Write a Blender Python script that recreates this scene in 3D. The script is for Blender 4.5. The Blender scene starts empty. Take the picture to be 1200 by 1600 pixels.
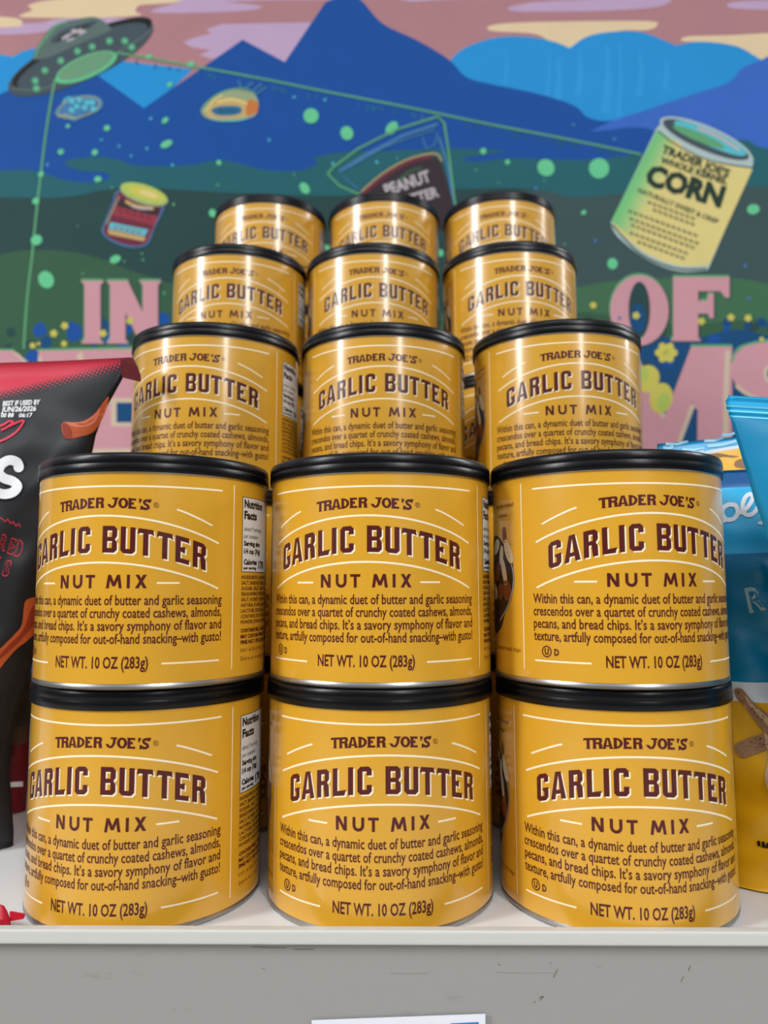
import bpy, bmesh, math, random
from mathutils import Vector, Matrix, noise
from mathutils.bvhtree import BVHTree
from mathutils.geometry import tessellate_polygon

random.seed(4)
scene = bpy.context.scene
COL = scene.collection

# ------------------------------------------------------------------ camera
CAM = Vector((0.0, -0.35374, 0.13652))
FPX, PITCH, YAW, ROLL = 1177.85, 0.09528, -0.01361, -0.00313
_f = Vector((math.sin(YAW) * math.cos(PITCH), math.cos(YAW) * math.cos(PITCH), math.sin(PITCH)))
_r = _f.cross(Vector((0, 0, 1))).normalized()
_u = _r.cross(_f)
R_ = _r * math.cos(ROLL) + _u * math.sin(ROLL)
U_ = -_r * math.sin(ROLL) + _u * math.cos(ROLL)
cd = bpy.data.cameras.new('camera')
cam = bpy.data.objects.new('camera', cd)
COL.objects.link(cam)
cam.matrix_world = Matrix(((R_.x, U_.x, -_f.x, CAM.x), (R_.y, U_.y, -_f.y, CAM.y), (R_.z, U_.z, -_f.z, CAM.z), (0, 0, 0, 1)))
cd.sensor_fit = 'AUTO'
cd.sensor_width = 36
cd.lens = FPX * 36 / 1600
cd.clip_start = 0.01
cd.dof.use_dof = True
cd.dof.focus_distance = 0.325
cd.dof.aperture_fstop = 9.0
scene.camera = cam

# ------------------------------------------------------------------ world, lamps, exposure
scene.view_settings.view_transform = 'Standard'
scene.view_settings.look = 'None'
scene.view_settings.gamma = 1
scene.view_settings.use_curve_mapping = False
scene.view_settings.exposure = -0.62
w = bpy.data.worlds.new('store_light')
scene.world = w
w.use_nodes = True
nt = w.node_tree
bg = nt.nodes['Background']
wc = nt.nodes.new('ShaderNodeTexCoord')
ws = nt.nodes.new('ShaderNodeSeparateXYZ')
wm = nt.nodes.new('ShaderNodeMapRange')
wm.inputs['From Min'].default_value = -1
wm.inputs['From Max'].default_value = 1
wr = nt.nodes.new('ShaderNodeValToRGB')
nt.links.new(wc.outputs['Generated'], ws.inputs[0])
nt.links.new(ws.outputs['Z'], wm.inputs['Value'])
nt.links.new(wm.outputs['Result'], wr.inputs['Fac'])
nt.links.new(wr.outputs['Color'], bg.inputs['Color'])
# a shop hall: pale ceiling above, dim shelving around, mid grey floor below
e = wr.color_ramp.elements
e[0].position, e[0].color = 0.0, (0.30, 0.29, 0.28, 1)
e[1].position, e[1].color = 1.0, (0.95, 0.97, 1.0, 1)
for ps, c in ((0.40, (0.22, 0.21, 0.20, 1)), (0.50, (0.13, 0.13, 0.14, 1)), (0.56, (0.22, 0.22, 0.23, 1)), (0.66, (0.80, 0.82, 0.85, 1))):
    q = e.new(ps)
    q.color = c
bg.inputs[1].default_value = 0.62


def lamp(name, loc, sx, sy, power, rz=0.0, tilt=None, color=(0.98, 0.99, 1.0)):
    d = bpy.data.lights.new(name, 'AREA')
    d.shape = 'RECTANGLE'
    d.size, d.size_y = sx, sy
    d.energy = power
    d.color = color
    o = bpy.data.objects.new(name, d)
    COL.objects.link(o)
    o.location = loc
    o.rotation_euler = tilt if tilt else (0, 0, rz)
    return o


CEIL = 2.3
# rows of ceiling fluorescent fixtures over the aisle in front of the display
for az, d0, d1, wid, pw in ((-62, 2.6, 8.0, 0.55, 540), (24, 2.6, 8.0, 0.26, 280), (103, 2.6, 7.0, 0.6, 470)):
    a = math.radians(az)
    dm = (d0 + d1) / 2
    lamp('ceiling_fluorescent', (dm * math.sin(a), -dm * math.cos(a), CEIL), wid, d1 - d0, pw, rz=a)
# big ceiling troffer field further out in the aisle, gives the soft frontal light
lamp('ceiling_troffer', (0.3, -2.0, CEIL + 0.1), 3.0, 1.2, 66)


# ------------------------------------------------------------------ helpers
def lin(c):
    c = c / 255
    return c / 12.92 if c <= 0.04045 else ((c + 0.055) / 1.055) ** 2.4


def rgb(r, g, b):
    return (lin(r), lin(g), lin(b), 1)


MATS = {}


def mat(name, c, rough=0.5, metal=0.0, coat=0.0, var=0.0, vscale=40, spec=0.5, bump=0.0, bscale=200):
    if name in MATS:
        return MATS[name]
    m = bpy.data.materials.new(name)
    m.use_nodes = True
    nt = m.node_tree
    p = nt.nodes['Principled BSDF']
    p.inputs['Base Color'].default_value = c
    p.inputs['Roughness'].default_value = rough
    p.inputs['Metallic'].default_value = metal
    p.inputs['Coat Weight'].default_value = coat
    p.inputs['Coat Roughness'].default_value = 0.17
    p.inputs['Specular IOR Level'].default_value = spec
    if var or bump:
        tc = nt.nodes.new('ShaderNodeTexCoord')
        nz = nt.nodes.new('ShaderNodeTexNoise')
        nz.inputs['Scale'].default_value = vscale
        nz.inputs['Detail'].default_value = 5
        nt.links.new(tc.outputs['Object'], nz.inputs['Vector'])
    if var:
        mx = nt.nodes.new('ShaderNodeMix')
        mx.data_type = 'RGBA'
        mx.inputs['A'].default_value = tuple(x * (1 - var) for x in c[:3]) + (1,)
        mx.inputs['B'].default_value = tuple(min(1, x * (1 + var)) for x in c[:3]) + (1,)
        nt.links.new(nz.outputs['Fac'], mx.inputs['Factor'])
        nt.links.new(mx.outputs['Result'], p.inputs['Base Color'])
    if bump:
        n2 = nt.nodes.new('ShaderNodeTexNoise')
        n2.inputs['Scale'].default_value = bscale
        n2.inputs['Detail'].default_value = 3
        nt.links.new(tc.outputs['Object'], n2.inputs['Vector'])
        b = nt.nodes.new('ShaderNodeBump')
        b.inputs['Strength'].default_value = bump
        b.inputs['Distance'].default_value = 0.001
        nt.links.new(n2.outputs['Fac'], b.inputs['Height'])
        nt.links.new(b.outputs['Normal'], p.inputs['Normal'])
    MATS[name] = m
    return m


def tag(o, label=None, cat=None, group=None, kind=None):
    if label:
        o['label'] = label
    if cat:
        o['category'] = cat
    if group:
        o['group'] = group
    if kind:
        o['kind'] = kind
    return o


def link(name, me, mats, parent=None, smooth=False):
    for m in mats:
        me.materials.append(m)
    if smooth:
        me.polygons.foreach_set('use_smooth', [True] * len(me.polygons))
    o = bpy.data.objects.new(name, me)
    COL.objects.link(o)
    if parent:
        o.parent = parent
    return o


def at(x, y, Y):
    """where the line of sight through frame point (x, y) meets the upright plane at depth Y"""
    d = _f + R_ * ((x - 600) / FPX) - U_ * ((y - 800) / FPX)
    return CAM + d * ((Y - CAM.y) / d.y)


def lathe(name, prof, seg, m, parent=None, closed=False, smooth=True):
    bm = bmesh.new()
    rings = []
    for r, z in prof:
        if r < 1e-6:
            rings.append([bm.verts.new((0, 0, z))])
        else:
            rings.append([bm.verts.new((r * math.sin(2 * math.pi * i / seg), -r * math.cos(2 * math.pi * i / seg), z)) for i in range(seg)])
    for a, b in zip(rings, rings[1:]):
        for i in range(seg):
            j = (i + 1) % seg
            if len(a) == 1:
                bm.faces.new((a[0], b[j], b[i]))
            elif len(b) == 1:
                bm.faces.new((a[i], a[j], b[0]))
            else:
                bm.faces.new((a[i], a[j], b[j], b[i]))
    bmesh.ops.recalc_face_normals(bm, faces=bm.faces)
    me = bpy.data.meshes.new(name)
    bm.to_mesh(me)
    bm.free()
    o = link(name, me, [m], parent, smooth)
    if smooth:
        me.set_sharp_from_angle(angle=math.radians(40))
    return o


# ---- flat lettering and artwork -------------------------------------------------
class Art:
    """collects flat coloured polygons (x, y, material index, layer)"""

    def __init__(self):
        self.items = []

    def poly(self, pts, m, layer=1):
        pts = [tuple(p[:2]) for p in pts]
        if len(pts) == 3:
            tris = [(0, 1, 2)]
        else:
            tris = tessellate_polygon([[Vector((p[0], p[1], 0)) for p in pts]])
        self.items.append((pts, [tuple(t) for t in tris], m, layer))

    def mesh(self, pts, tris, m, layer=1):
        self.items.append((pts, tris, m, layer))

    def stroke(self, pts, wd, m, layer=1, w2=None):
        n = len(pts)
        L, Rr = [], []
        for i, p in enumerate(pts):
            a = pts[max(0, i - 1)]
            b = pts[min(n - 1, i + 1)]
            dx, dy = b[0] - a[0], b[1] - a[1]
            l = math.hypot(dx, dy) or 1
            t = i / max(1, n - 1)
            ww = (wd if w2 is None else wd + (w2 - wd) * t) / 2
            if 0 < i < n - 1:
                e0 = (p[0] - a[0], p[1] - a[1])
                l0 = math.hypot(*e0) or 1
                cosh = max(0.55, abs((e0[0] * dx + e0[1] * dy) / (l0 * l)))
                ww /= cosh
            L.append((p[0] - dy / l * ww, p[1] + dx / l * ww))
            Rr.append((p[0] + dy / l * ww, p[1] - dx / l * ww))
        for i in range(n - 1):
            self.items.append(([L[i], L[i + 1], Rr[i + 1], Rr[i]], [(0, 1, 2), (0, 2, 3)], m, layer))

    def ellipse(self, cx, cy, a, b, m, layer=1, rot=0, n=28):
        c, s = math.cos(rot), math.sin(rot)
        self.poly([(cx + a * math.cos(t) * c - b * math.sin(t) * s, cy + a * math.cos(t) * s + b * math.sin(t) * c)
                   for t in (2 * math.pi * i / n for i in range(n))], m, layer)

    def ring(self, cx, cy, a, b, wd, m, layer=1, rot=0, n=28):
        c, s = math.cos(rot), math.sin(rot)
        pts = [(cx + a * math.cos(t) * c - b * math.sin(t) * s, cy + a * math.cos(t) * s + b * math.sin(t) * c)
               for t in (2 * math.pi * i / n for i in range(n + 1))]
        self.stroke(pts, wd, m, layer)

    def rect(self, x0, y0, x1, y1, m, layer=1):
        self.poly([(x0, y0), (x1, y0), (x1, y1), (x0, y1)], m, layer)

    def warp(self, fn):
        self.items = [([fn(*p) for p in pts], t, m, l) for pts, t, m, l in self.items]

    def add(self, other, dx=0, dy=0, m=None, dl=0):
        for pts, t, mm, l in other.items:
            self.items.append(([(p[0] + dx, p[1] + dy) for p in pts], t, mm if m is None else m, l + dl))

    def to_bm(self, bm, place, cut=None, clip=None):
        """place(x, y, layer) -> 3D point; cut: spacing of vertical cuts so the art can bend"""
        b2 = bmesh.new()
        ly = b2.verts.layers.float.new('lay')
        for k, (pts, tris, m, layer) in enumerate(self.items):
            vs = []
            for p in pts:
                v = b2.verts.new((p[0], p[1], 0))
                v[ly] = layer + .008 * (k % 12)   # each brush stroke lies a hair over the one before
                vs.append(v)
            for t in tris:
                try:
                    f = b2.faces.new([vs[i] for i in t])
                    f.material_index = m
                except ValueError:
                    pass
        if cut and b2.verts:
            for ax in ((0, 1) if cut[1] else (0,)):
                lo = min(v.co[ax] for v in b2.verts)
                hi = max(v.co[ax] for v in b2.verts)
                sp = cut[ax]
                k = math.floor(lo / sp) + 1
                while k * sp < hi:
                    co = [0, 0, 0]
                    no = [0, 0, 0]
                    co[ax] = k * sp
                    no[ax] = 1
                    bmesh.ops.bisect_plane(b2, geom=b2.verts[:] + b2.edges[:] + b2.faces[:], plane_co=co, plane_no=no, dist=1e-7)
                    k += 1
        mp = {}
        for v in b2.verts:
            mp[v] = bm.verts.new(place(v.co.x, v.co.y, v[ly]))
        for f in b2.faces:
            try:
                g = bm.faces.new([mp[v] for v in f.verts])
                g.material_index = f.material_index
            except ValueError:
                pass
        b2.free()


_tc = {}


def text_mesh(body, bold=0.0, res=2, spacing=1.0):
    key = (body, bold, res, spacing)
    if key in _tc:
        return _tc[key]
    c = bpy.data.curves.new('lettering', 'FONT')
    c.body = body
    c.size = 1
    c.resolution_u = res
    c.offset = bold
    c.space_character = spacing
    o = bpy.data.objects.new('lettering', c)
    COL.objects.link(o)
    dg = bpy.context.evaluated_depsgraph_get()
    ev = o.evaluated_get(dg)
    me = ev.to_mesh()
    pts = [(v.co.x, v.co.y) for v in me.vertices]
    tris = [tuple(p.vertices) for p in me.polygons]
    ev.to_mesh_clear()
    bpy.data.objects.remove(o)
    bpy.data.curves.remove(c)
    _tc[key] = (pts, tris)
    return pts, tris


CAP = max(p[1] for p in text_mesh('H')[0])


def text(art, body, x, y, h, m, layer=1, wd=None, align='l', bold=0.0, xs=1.0, shear=0.0, spacing=1.0, rot=0.0, flip=False, res=2):
    """cap height h; wd = exact width, else xs = width factor; flip for frame axes (y down)"""
    pts, tris = text_mesh(body, bold, res, spacing)
    if not pts:
        return
    x0 = min(p[0] for p in pts)
    x1 = max(p[0] for p in pts)
    k = h / CAP
    sx = wd / (x1 - x0) if wd else k * xs
    W = (x1 - x0) * sx
    off = {'l': 0, 'c': -W / 2, 'r': -W}[align]
    c, s = math.cos(rot), math.sin(rot)
    out = []
    for px, py in pts:
        a = (px - x0) * sx + off + shear * py * k
        b = py * k * (-1 if flip else 1)
        out.append((x + a * c - b * s, y + a * s + b * c))
    art.mesh(out, tris, m, layer)


def catmull(pts, n=6, closed=False):
    out = []
    N = len(pts)
    rng = range(N) if closed else range(N - 1)
    for i in rng:
        p0 = pts[(i - 1) % N] if closed or i > 0 else pts[0]
        p1 = pts[i]
        p2 = pts[(i + 1) % N]
        p3 = pts[(i + 2) % N] if closed or i + 2 < N else pts[-1]
        for j in range(n):
            t = j / n
            out.append(tuple(0.5 * (2 * p1[k] + (p2[k] - p0[k]) * t + (2 * p0[k] - 5 * p1[k] + 4 * p2[k] - p3[k]) * t * t
                                    + (3 * p1[k] - p0[k] - 3 * p2[k] + p3[k]) * t ** 3) for k in (0, 1)))
    if not closed:
        out.append(tuple(pts[-1]))
    return out


# ---- letterforms cut with slanted corners (poster capitals) ----------------------
def glyph(ch, w_, h, s, b, c, serif=0.0):
    """list of polygons for one heavy capital, origin at its lower left corner"""
    P = []
    q = P.append
    m0, m1 = h * 0.43, h * 0.43 + b * 0.9

    def foot(x0, x1, y, up):
        if serif:
            d = serif
            k = d * 1.1 * (1 if up else -1)
            q([(x0 - d, y), (x1 + d, y), (x1, y + k), (x0, y + k)])

    if ch in 'CG':
        q([(0, c), (c, 0), (s, 0), (s, h), (c, h), (0, h - c)])
        q([(s, h), (w_ - c, h), (w_, h - c), (w_, h - b), (s, h - b)])
        q([(s, 0), (w_ - c, 0), (w_, c), (w_, b), (s, b)])
        q([(w_ - s, h - b), (w_, h - b), (w_, h * .68), (w_ - s, h * .68)])
        q([(w_ - s, b), (w_, b), (w_, h * (.34 if ch == 'C' else .47)), (w_ - s, h * (.34 if ch == 'C' else .47))])
        if ch == 'G':
            q([(w_ - s - .12 * w_, h * .38), (w_ - s, h * .33), (w_ - s, h * .47), (w_ - s - .12 * w_, h * .47)])
    elif ch == 'A':
        a0, a1 = w_ * .32, w_ * .68
        q([(0, 0), (s * .98, 0), (w_ / 2 + .1 * s, h), (a0, h)])
        q([(w_, 0), (w_ - s * 1.02, 0), (w_ / 2 - .1 * s, h), (a1, h)])
        q([(w_ * .2, h * .19), (w_ * .8, h * .19), (w_ * .74, h * .34), (w_ * .26, h * .34)])
        foot(0, s * .98, 0, True)
        foot(w_ - s * 1.02, w_, 0, True)
    elif ch in 'RB':
        q([(0, 0), (s, 0), (s, h), (0, h)])
        q([(s, h), (w_ - c, h), (w_, h - c), (w_, h - b), (s, h - b)])
        q([(w_ - s, h - b), (w_, h - b), (w_, m1 + c * .3), (w_ - c * .75, (m0 + m1) / 2), (w_ - s, m0)])
        q([(s, m0), (w_ - s, m0), (w_ - s, m1), (s, m1)])
        if ch == 'R':
            q([(w_ - s * 1.25, m0), (w_ - c * .75, (m0 + m1) / 2), (w_ - .02 * w_, m0 - c * .3), (w_, 0), (w_ - s, 0)])
            foot(w_ - s, w_, 0, True)
            foot(0, s, 0, True)
        else:
            q([(w_ - s, m1), (w_ - c * .75, (m0 + m1) / 2), (w_, m0 - c * .3), (w_, b), (w_ - s, b)])
            q([(s, 0), (w_ - c, 0), (w_, c), (w_, b), (s, b)])
    elif ch == 'D':
        q([(0, 0), (s, 0), (s, h), (0, h)])
        n = 10
        for i in range(n):
            t0, t1 = -math.pi / 2 + math.pi * i / n, -math.pi / 2 + math.pi * (i + 1) / n
            X, Y, xi, yi = w_ - s * .4, h / 2, w_ - s * 1.35, h / 2 - b * .85
            q([(s * .4 + X * math.cos(t0), Y + Y * math.sin(t0)), (s * .4 + X * math.cos(t1), Y + Y * math.sin(t1)),
               (s * .4 + xi * math.cos(t1), Y + yi * math.sin(t1)), (s * .4 + xi * math.cos(t0), Y + yi * math.sin(t0))])
        q([(-serif, h), (s, h), (s, h - b * .7), (0, h - b * .7)])
        q([(-serif, 0), (s, 0), (s, b * .7), (0, b * .7)])
    elif ch == 'L':
        q([(0, 0), (s, 0), (s, h), (0, h)])
        q([(s, 0), (w_ - .1 * w_, 0), (w_, h * .2), (s, b)])
    elif ch == 'I':
        q([(0, 0), (w_, 0), (w_, h), (0, h)])
        foot(0, w_, 0, True)
        foot(0, w_, h, False)
    elif ch == 'U':
        q([(0, c), (c, 0), (s, 0), (s, h), (0, h)])
        q([(w_ - s, 0), (w_ - c, 0), (w_, c), (w_, h), (w_ - s, h)])
        q([(s, 0), (w_ - s, 0), (w_ - s, b), (s, b)])
    elif ch == 'T':
        q([(0, h - b * 1.2), (.2 * b, h), (w_ - .2 * b, h), (w_, h - b * 1.2), (w_ - .25 * b, h - b * 1.2), (w_ - .5 * b, h - b), (.5 * b, h - b), (.25 * b, h - b * 1.2)])
        q([(w_ / 2 - s / 2, 0), (w_ / 2 + s / 2, 0), (w_ / 2 + s / 2, h - b), (w_ / 2 - s / 2, h - b)])
        foot(w_ / 2 - s / 2, w_ / 2 + s / 2, 0, True)
    elif ch == 'E':
        q([(0, 0), (s, 0), (s, h), (0, h)])
        q([(s, h), (w_ * .96, h), (w_, h - b * 1.25), (w_ * .9, h - b), (s, h - b)])
        q([(s, 0), (w_, 0), (w_, b * 1.2), (w_ * .92, b), (s, b)])
        q([(s, m0), (w_ * .68, m0 - .05 * h), (w_ * .7, m1 + .05 * h), (s, m1)])
        if serif:
            q([(-serif, h), (s, h), (s, h - b * .7), (0, h - b * .7)])
            q([(-serif, 0), (s, 0), (s, b * .7), (0, b * .7)])
    elif ch == 'N':
        q([(0, 0), (s, 0), (s, h), (0, h)])
        q([(w_ - s, 0), (w_, 0), (w_, h), (w_ - s, h)])
        q([(0, h), (s * 1.15, h), (w_, 0), (w_ - s * 1.15, 0)])
        foot(0, s, 0, True)
        foot(w_ - s, w_, h, False)
        foot(0, s, h, False)
    elif ch == 'F':
        q([(0, 0), (s, 0), (s, h), (0, h)])
        q([(s, h), (w_, h), (w_, h * .68), (w_ * .92, h * .68), (w_ * .84, h - b), (s, h - b)])
        q([(s, m0), (w_ * .62, m0), (w_ * .64, h * .36), (w_ * .72, h * .36), (w_ * .72, h * .74), (w_ * .62, h * .74), (w_ * .6, m1), (s, m1)])
        foot(0, s, 0, True)
    elif ch == 'O':
        n = 28
        for i in range(n):
            t0, t1 = 2 * math.pi * i / n, 2 * math.pi * (i + 1) / n
            xi, yi = w_ / 2 - s, h / 2 - b
            q([(w_ / 2 + w_ / 2 * math.cos(t0), h / 2 + h / 2 * math.sin(t0)), (w_ / 2 + w_ / 2 * math.cos(t1), h / 2 + h / 2 * math.sin(t1)),
               (w_ / 2 + xi * math.cos(t1), h / 2 + yi * math.sin(t1)), (w_ / 2 + xi * math.cos(t0), h / 2 + yi * math.sin(t0))])
    return P


# ------------------------------------------------------------------ materials
YEL, MAR, CRM, WHT, BLK = 0, 1, 2, 3, 4
label_mats = [
    mat('label_yellow', rgb(217, 161, 40), rough=0.32, spec=0.4, coat=1.0, var=0.04, vscale=60),
    mat('label_maroon', rgb(82, 20, 18), rough=0.4, coat=0.4, spec=0.3),
    mat('label_cream', rgb(252, 238, 205), rough=0.35, coat=0.3),
    mat('label_white', rgb(225, 225, 225), rough=0.35, coat=0.3),
    mat('label_black', rgb(22, 20, 20), rough=0.35, coat=0.3),
    mat('print_almond', rgb(120, 62, 35), rough=0.35),
    mat('print_cashew', rgb(214, 196, 160), rough=0.35),
    mat('print_shadow', rgb(45, 28, 22), rough=0.35),
    mat('print_spoon', rgb(150, 150, 155), rough=0.35),
]
steel = mat('tin_steel', rgb(176, 174, 172), rough=0.34, metal=1.0)
lid_mat = mat('lid_black_plastic', rgb(6, 7, 11), rough=0.3, spec=0.3, bump=0.05, bscale=300)

# ------------------------------------------------------------------ setting
H = 0.09504      # stacking height of one can
RB = 0.0505      # radius of the paper label
RL = 0.0515      # radius of the lid


def box_bm(bm, x0, x1, y0, y1, z0, z1, m=0, bev=0.0):
    r = bmesh.ops.create_cube(bm, size=1)
    for v in r['verts']:
        v.co = Vector(((x0 + x1) / 2 + v.co.x * (x1 - x0), (y0 + y1) / 2 + v.co.y * (y1 - y0), (z0 + z1) / 2 + v.co.z * (z1 - z0)))
    fs = {f for v in r['verts'] for f in v.link_faces}
    for f in fs:
        f.material_index = m
    if bev:
        es = list({e for f in fs for e in f.edges})
        bmesh.ops.bevel(bm, geom=es, offset=bev, segments=3, affect='EDGES', profile=0.6)


def boxes(name, specs, mats, parent=None, bev=0.0):
    bm = bmesh.new()
    for s in specs:
        box_bm(bm, *s[:6], m=s[6] if len(s) > 6 else 0, bev=bev)
    me = bpy.data.meshes.new(name)
    bm.to_mesh(me)
    bm.free()
    return link(name, me, mats, parent)


MY = 0.50        # depth of the painted mural behind the cans
wall = boxes('wall_back', [(-2.2, 2.2, MY + 0.012, MY + 0.10, -0.9, 2.0)], [mat('wall_paint', rgb(190, 188, 182), 0.7, var=0.03)])
tag(wall, kind='structure')
fl = boxes('floor', [(-4, 4, -4.5, MY + 0.1, -0.95, -0.9)], [mat('floor_tile', rgb(165, 160, 152), 0.45, var=0.08, vscale=3)])
tag(fl, kind='structure')

# shelf: deck, raised front lip, grey front panel ------------------------------------
shelf = bpy.data.objects.new('shelf', None)
COL.objects.link(shelf)
shelf.location = (0, 0, 0)
tag(shelf, 'off-white store shelf with grey scuffed front panel carrying the cans and bags', 'shelf')
deck_m = mat('shelf_white', rgb(220, 221, 222), 0.4, var=0.03, vscale=15)
boxes('shelf_deck', [(-0.75, 0.75, -0.0520, MY - 0.002, -0.018, 0.0)], [deck_m], shelf)


def panel_material():
    m = bpy.data.materials.new('panel_grey_scuffed')
    m.use_nodes = True
    nt = m.node_tree
    p = nt.nodes['Principled BSDF']
    p.inputs['Roughness'].default_value = 0.5
    tc = nt.nodes.new('ShaderNodeTexCoord')
    mp = nt.nodes.new('ShaderNodeMapping')
    mp.inputs['Scale'].default_value = (0.35, 1, 1.6)
    n1 = nt.nodes.new('ShaderNodeTexNoise')
    n1.inputs['Scale'].default_value = 90
    n1.inputs['Detail'].default_value = 6
    n1.inputs['Roughness'].default_value = 0.65
    nt.links.new(tc.outputs['Object'], mp.inputs['Vector'])
    nt.links.new(mp.outputs['Vector'], n1.inputs['Vector'])
    r1 = nt.nodes.new('ShaderNodeValToRGB')
    r1.color_ramp.elements[0].position = 0.66
    r1.color_ramp.elements[0].color = rgb(150, 149, 146)
    r1.color_ramp.elements[1].position = 0.80
    r1.color_ramp.elements[1].color = rgb(122, 119, 113)
    nt.links.new(n1.outputs['Fac'], r1.inputs['Fac'])
    nt.links.new(r1.outputs['Color'], p.inputs['Base Color'])
    return m


panel_m = panel_material()
pn = boxes('front_panel', [(-0.75, 0.75, -0.0530, -0.0510, -0.16, 0.0022)], [panel_m, mat('scuff_dark', rgb(98, 95, 90), 0.6)], shelf)
# scuff marks on the panel
A = Art()
for x, y, l, a, wd in ((868, 1521, 14, -1.1, 3), (846, 1560, 9, -1.0, 2.5), (835, 1566, 6, -0.6, 2), (780, 1507, 3, 0, 3), (860, 1505, 2, 0, 3), (845, 1558, 6, -.5, 3),
                       (410, 1513, 2, 0, 2.5), (413, 1514, 2, 0, 2), (778, 1491, 2, 0, 2), (936, 1510, 7, 0.1, 1.2), (640, 1521, 60, .0, .8), (820, 1520, 90, .01, .6),
                       (345, 1474, 40, 0, 1.5), (420, 1480, 55, .02, 2), (475, 1483, 30, 0, 2.5), (1077, 1513, 8, -1.2, 3.2), (1066, 1530, 10, -1.1, 2.2), (848, 1558, 5, -.4, 2)):
    A.stroke([(x - l / 2 * math.cos(a), y - l / 2 * math.sin(a)), (x, y + .6), (x + l / 2 * math.cos(a), y + l / 2 * math.sin(a))], wd * .55, 1)
bm = bmesh.new()
bm.from_mesh(pn.data)
A.to_bm(bm, lambda x, y, l: at(x, y, -0.05304))
bm.to_mesh(pn.data)
bm.free()
lip = boxes('front_lip', [(-0.75, 0.75, -0.0565, -0.0518, 0.0012, 0.0066)], [mat('lip_white', rgb(200, 200, 196), 0.35)], shelf, bev=0.0012)

# price tag on the shelf front -------------------------------------------------------
tg = bpy.data.objects.new('price_tag', None)
COL.objects.link(tg)
tg.location = at(622, 1660, -0.0540)
tag(tg, 'white paper price tag with a blue bar on the grey shelf front', 'price tag')
a0, a1 = at(487, 1594, -0.0538), at(758, 1584, -0.0538)
b0, b1 = at(489, 1740, -0.0538), at(760, 1735, -0.0538)
bm = bmesh.new()
vs = [bm.verts.new(p - tg.location) for p in (a0, a1, b1, b0)]
f = bm.faces.new(vs)
r = bmesh.ops.extrude_face_region(bm, geom=[f])
for v in r['geom']:
    if isinstance(v, bmesh.types.BMVert):
        v.co.y -= 0.0006
bmesh.ops.recalc_face_normals(bm, faces=bm.faces)
me = bpy.data.meshes.new('tag_paper')
bm.to_mesh(me)
bm.free()
link('tag_paper', me, [mat('tag_white', rgb(228, 230, 240), 0.5)], tg)
A = Art()
A.poly([(704, 1599), (748, 1597), (749, 1622), (705, 1624)], 0)
bm = bmesh.new()
A.to_bm(bm, lambda x, y, l: at(x, y, -0.05448) - tg.location)
me = bpy.data.meshes.new('blue_bar')
bm.to_mesh(me)
bm.free()
link('blue_bar', me, [mat('tag_blue', rgb(40, 120, 190), 0.5)], tg)

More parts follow.
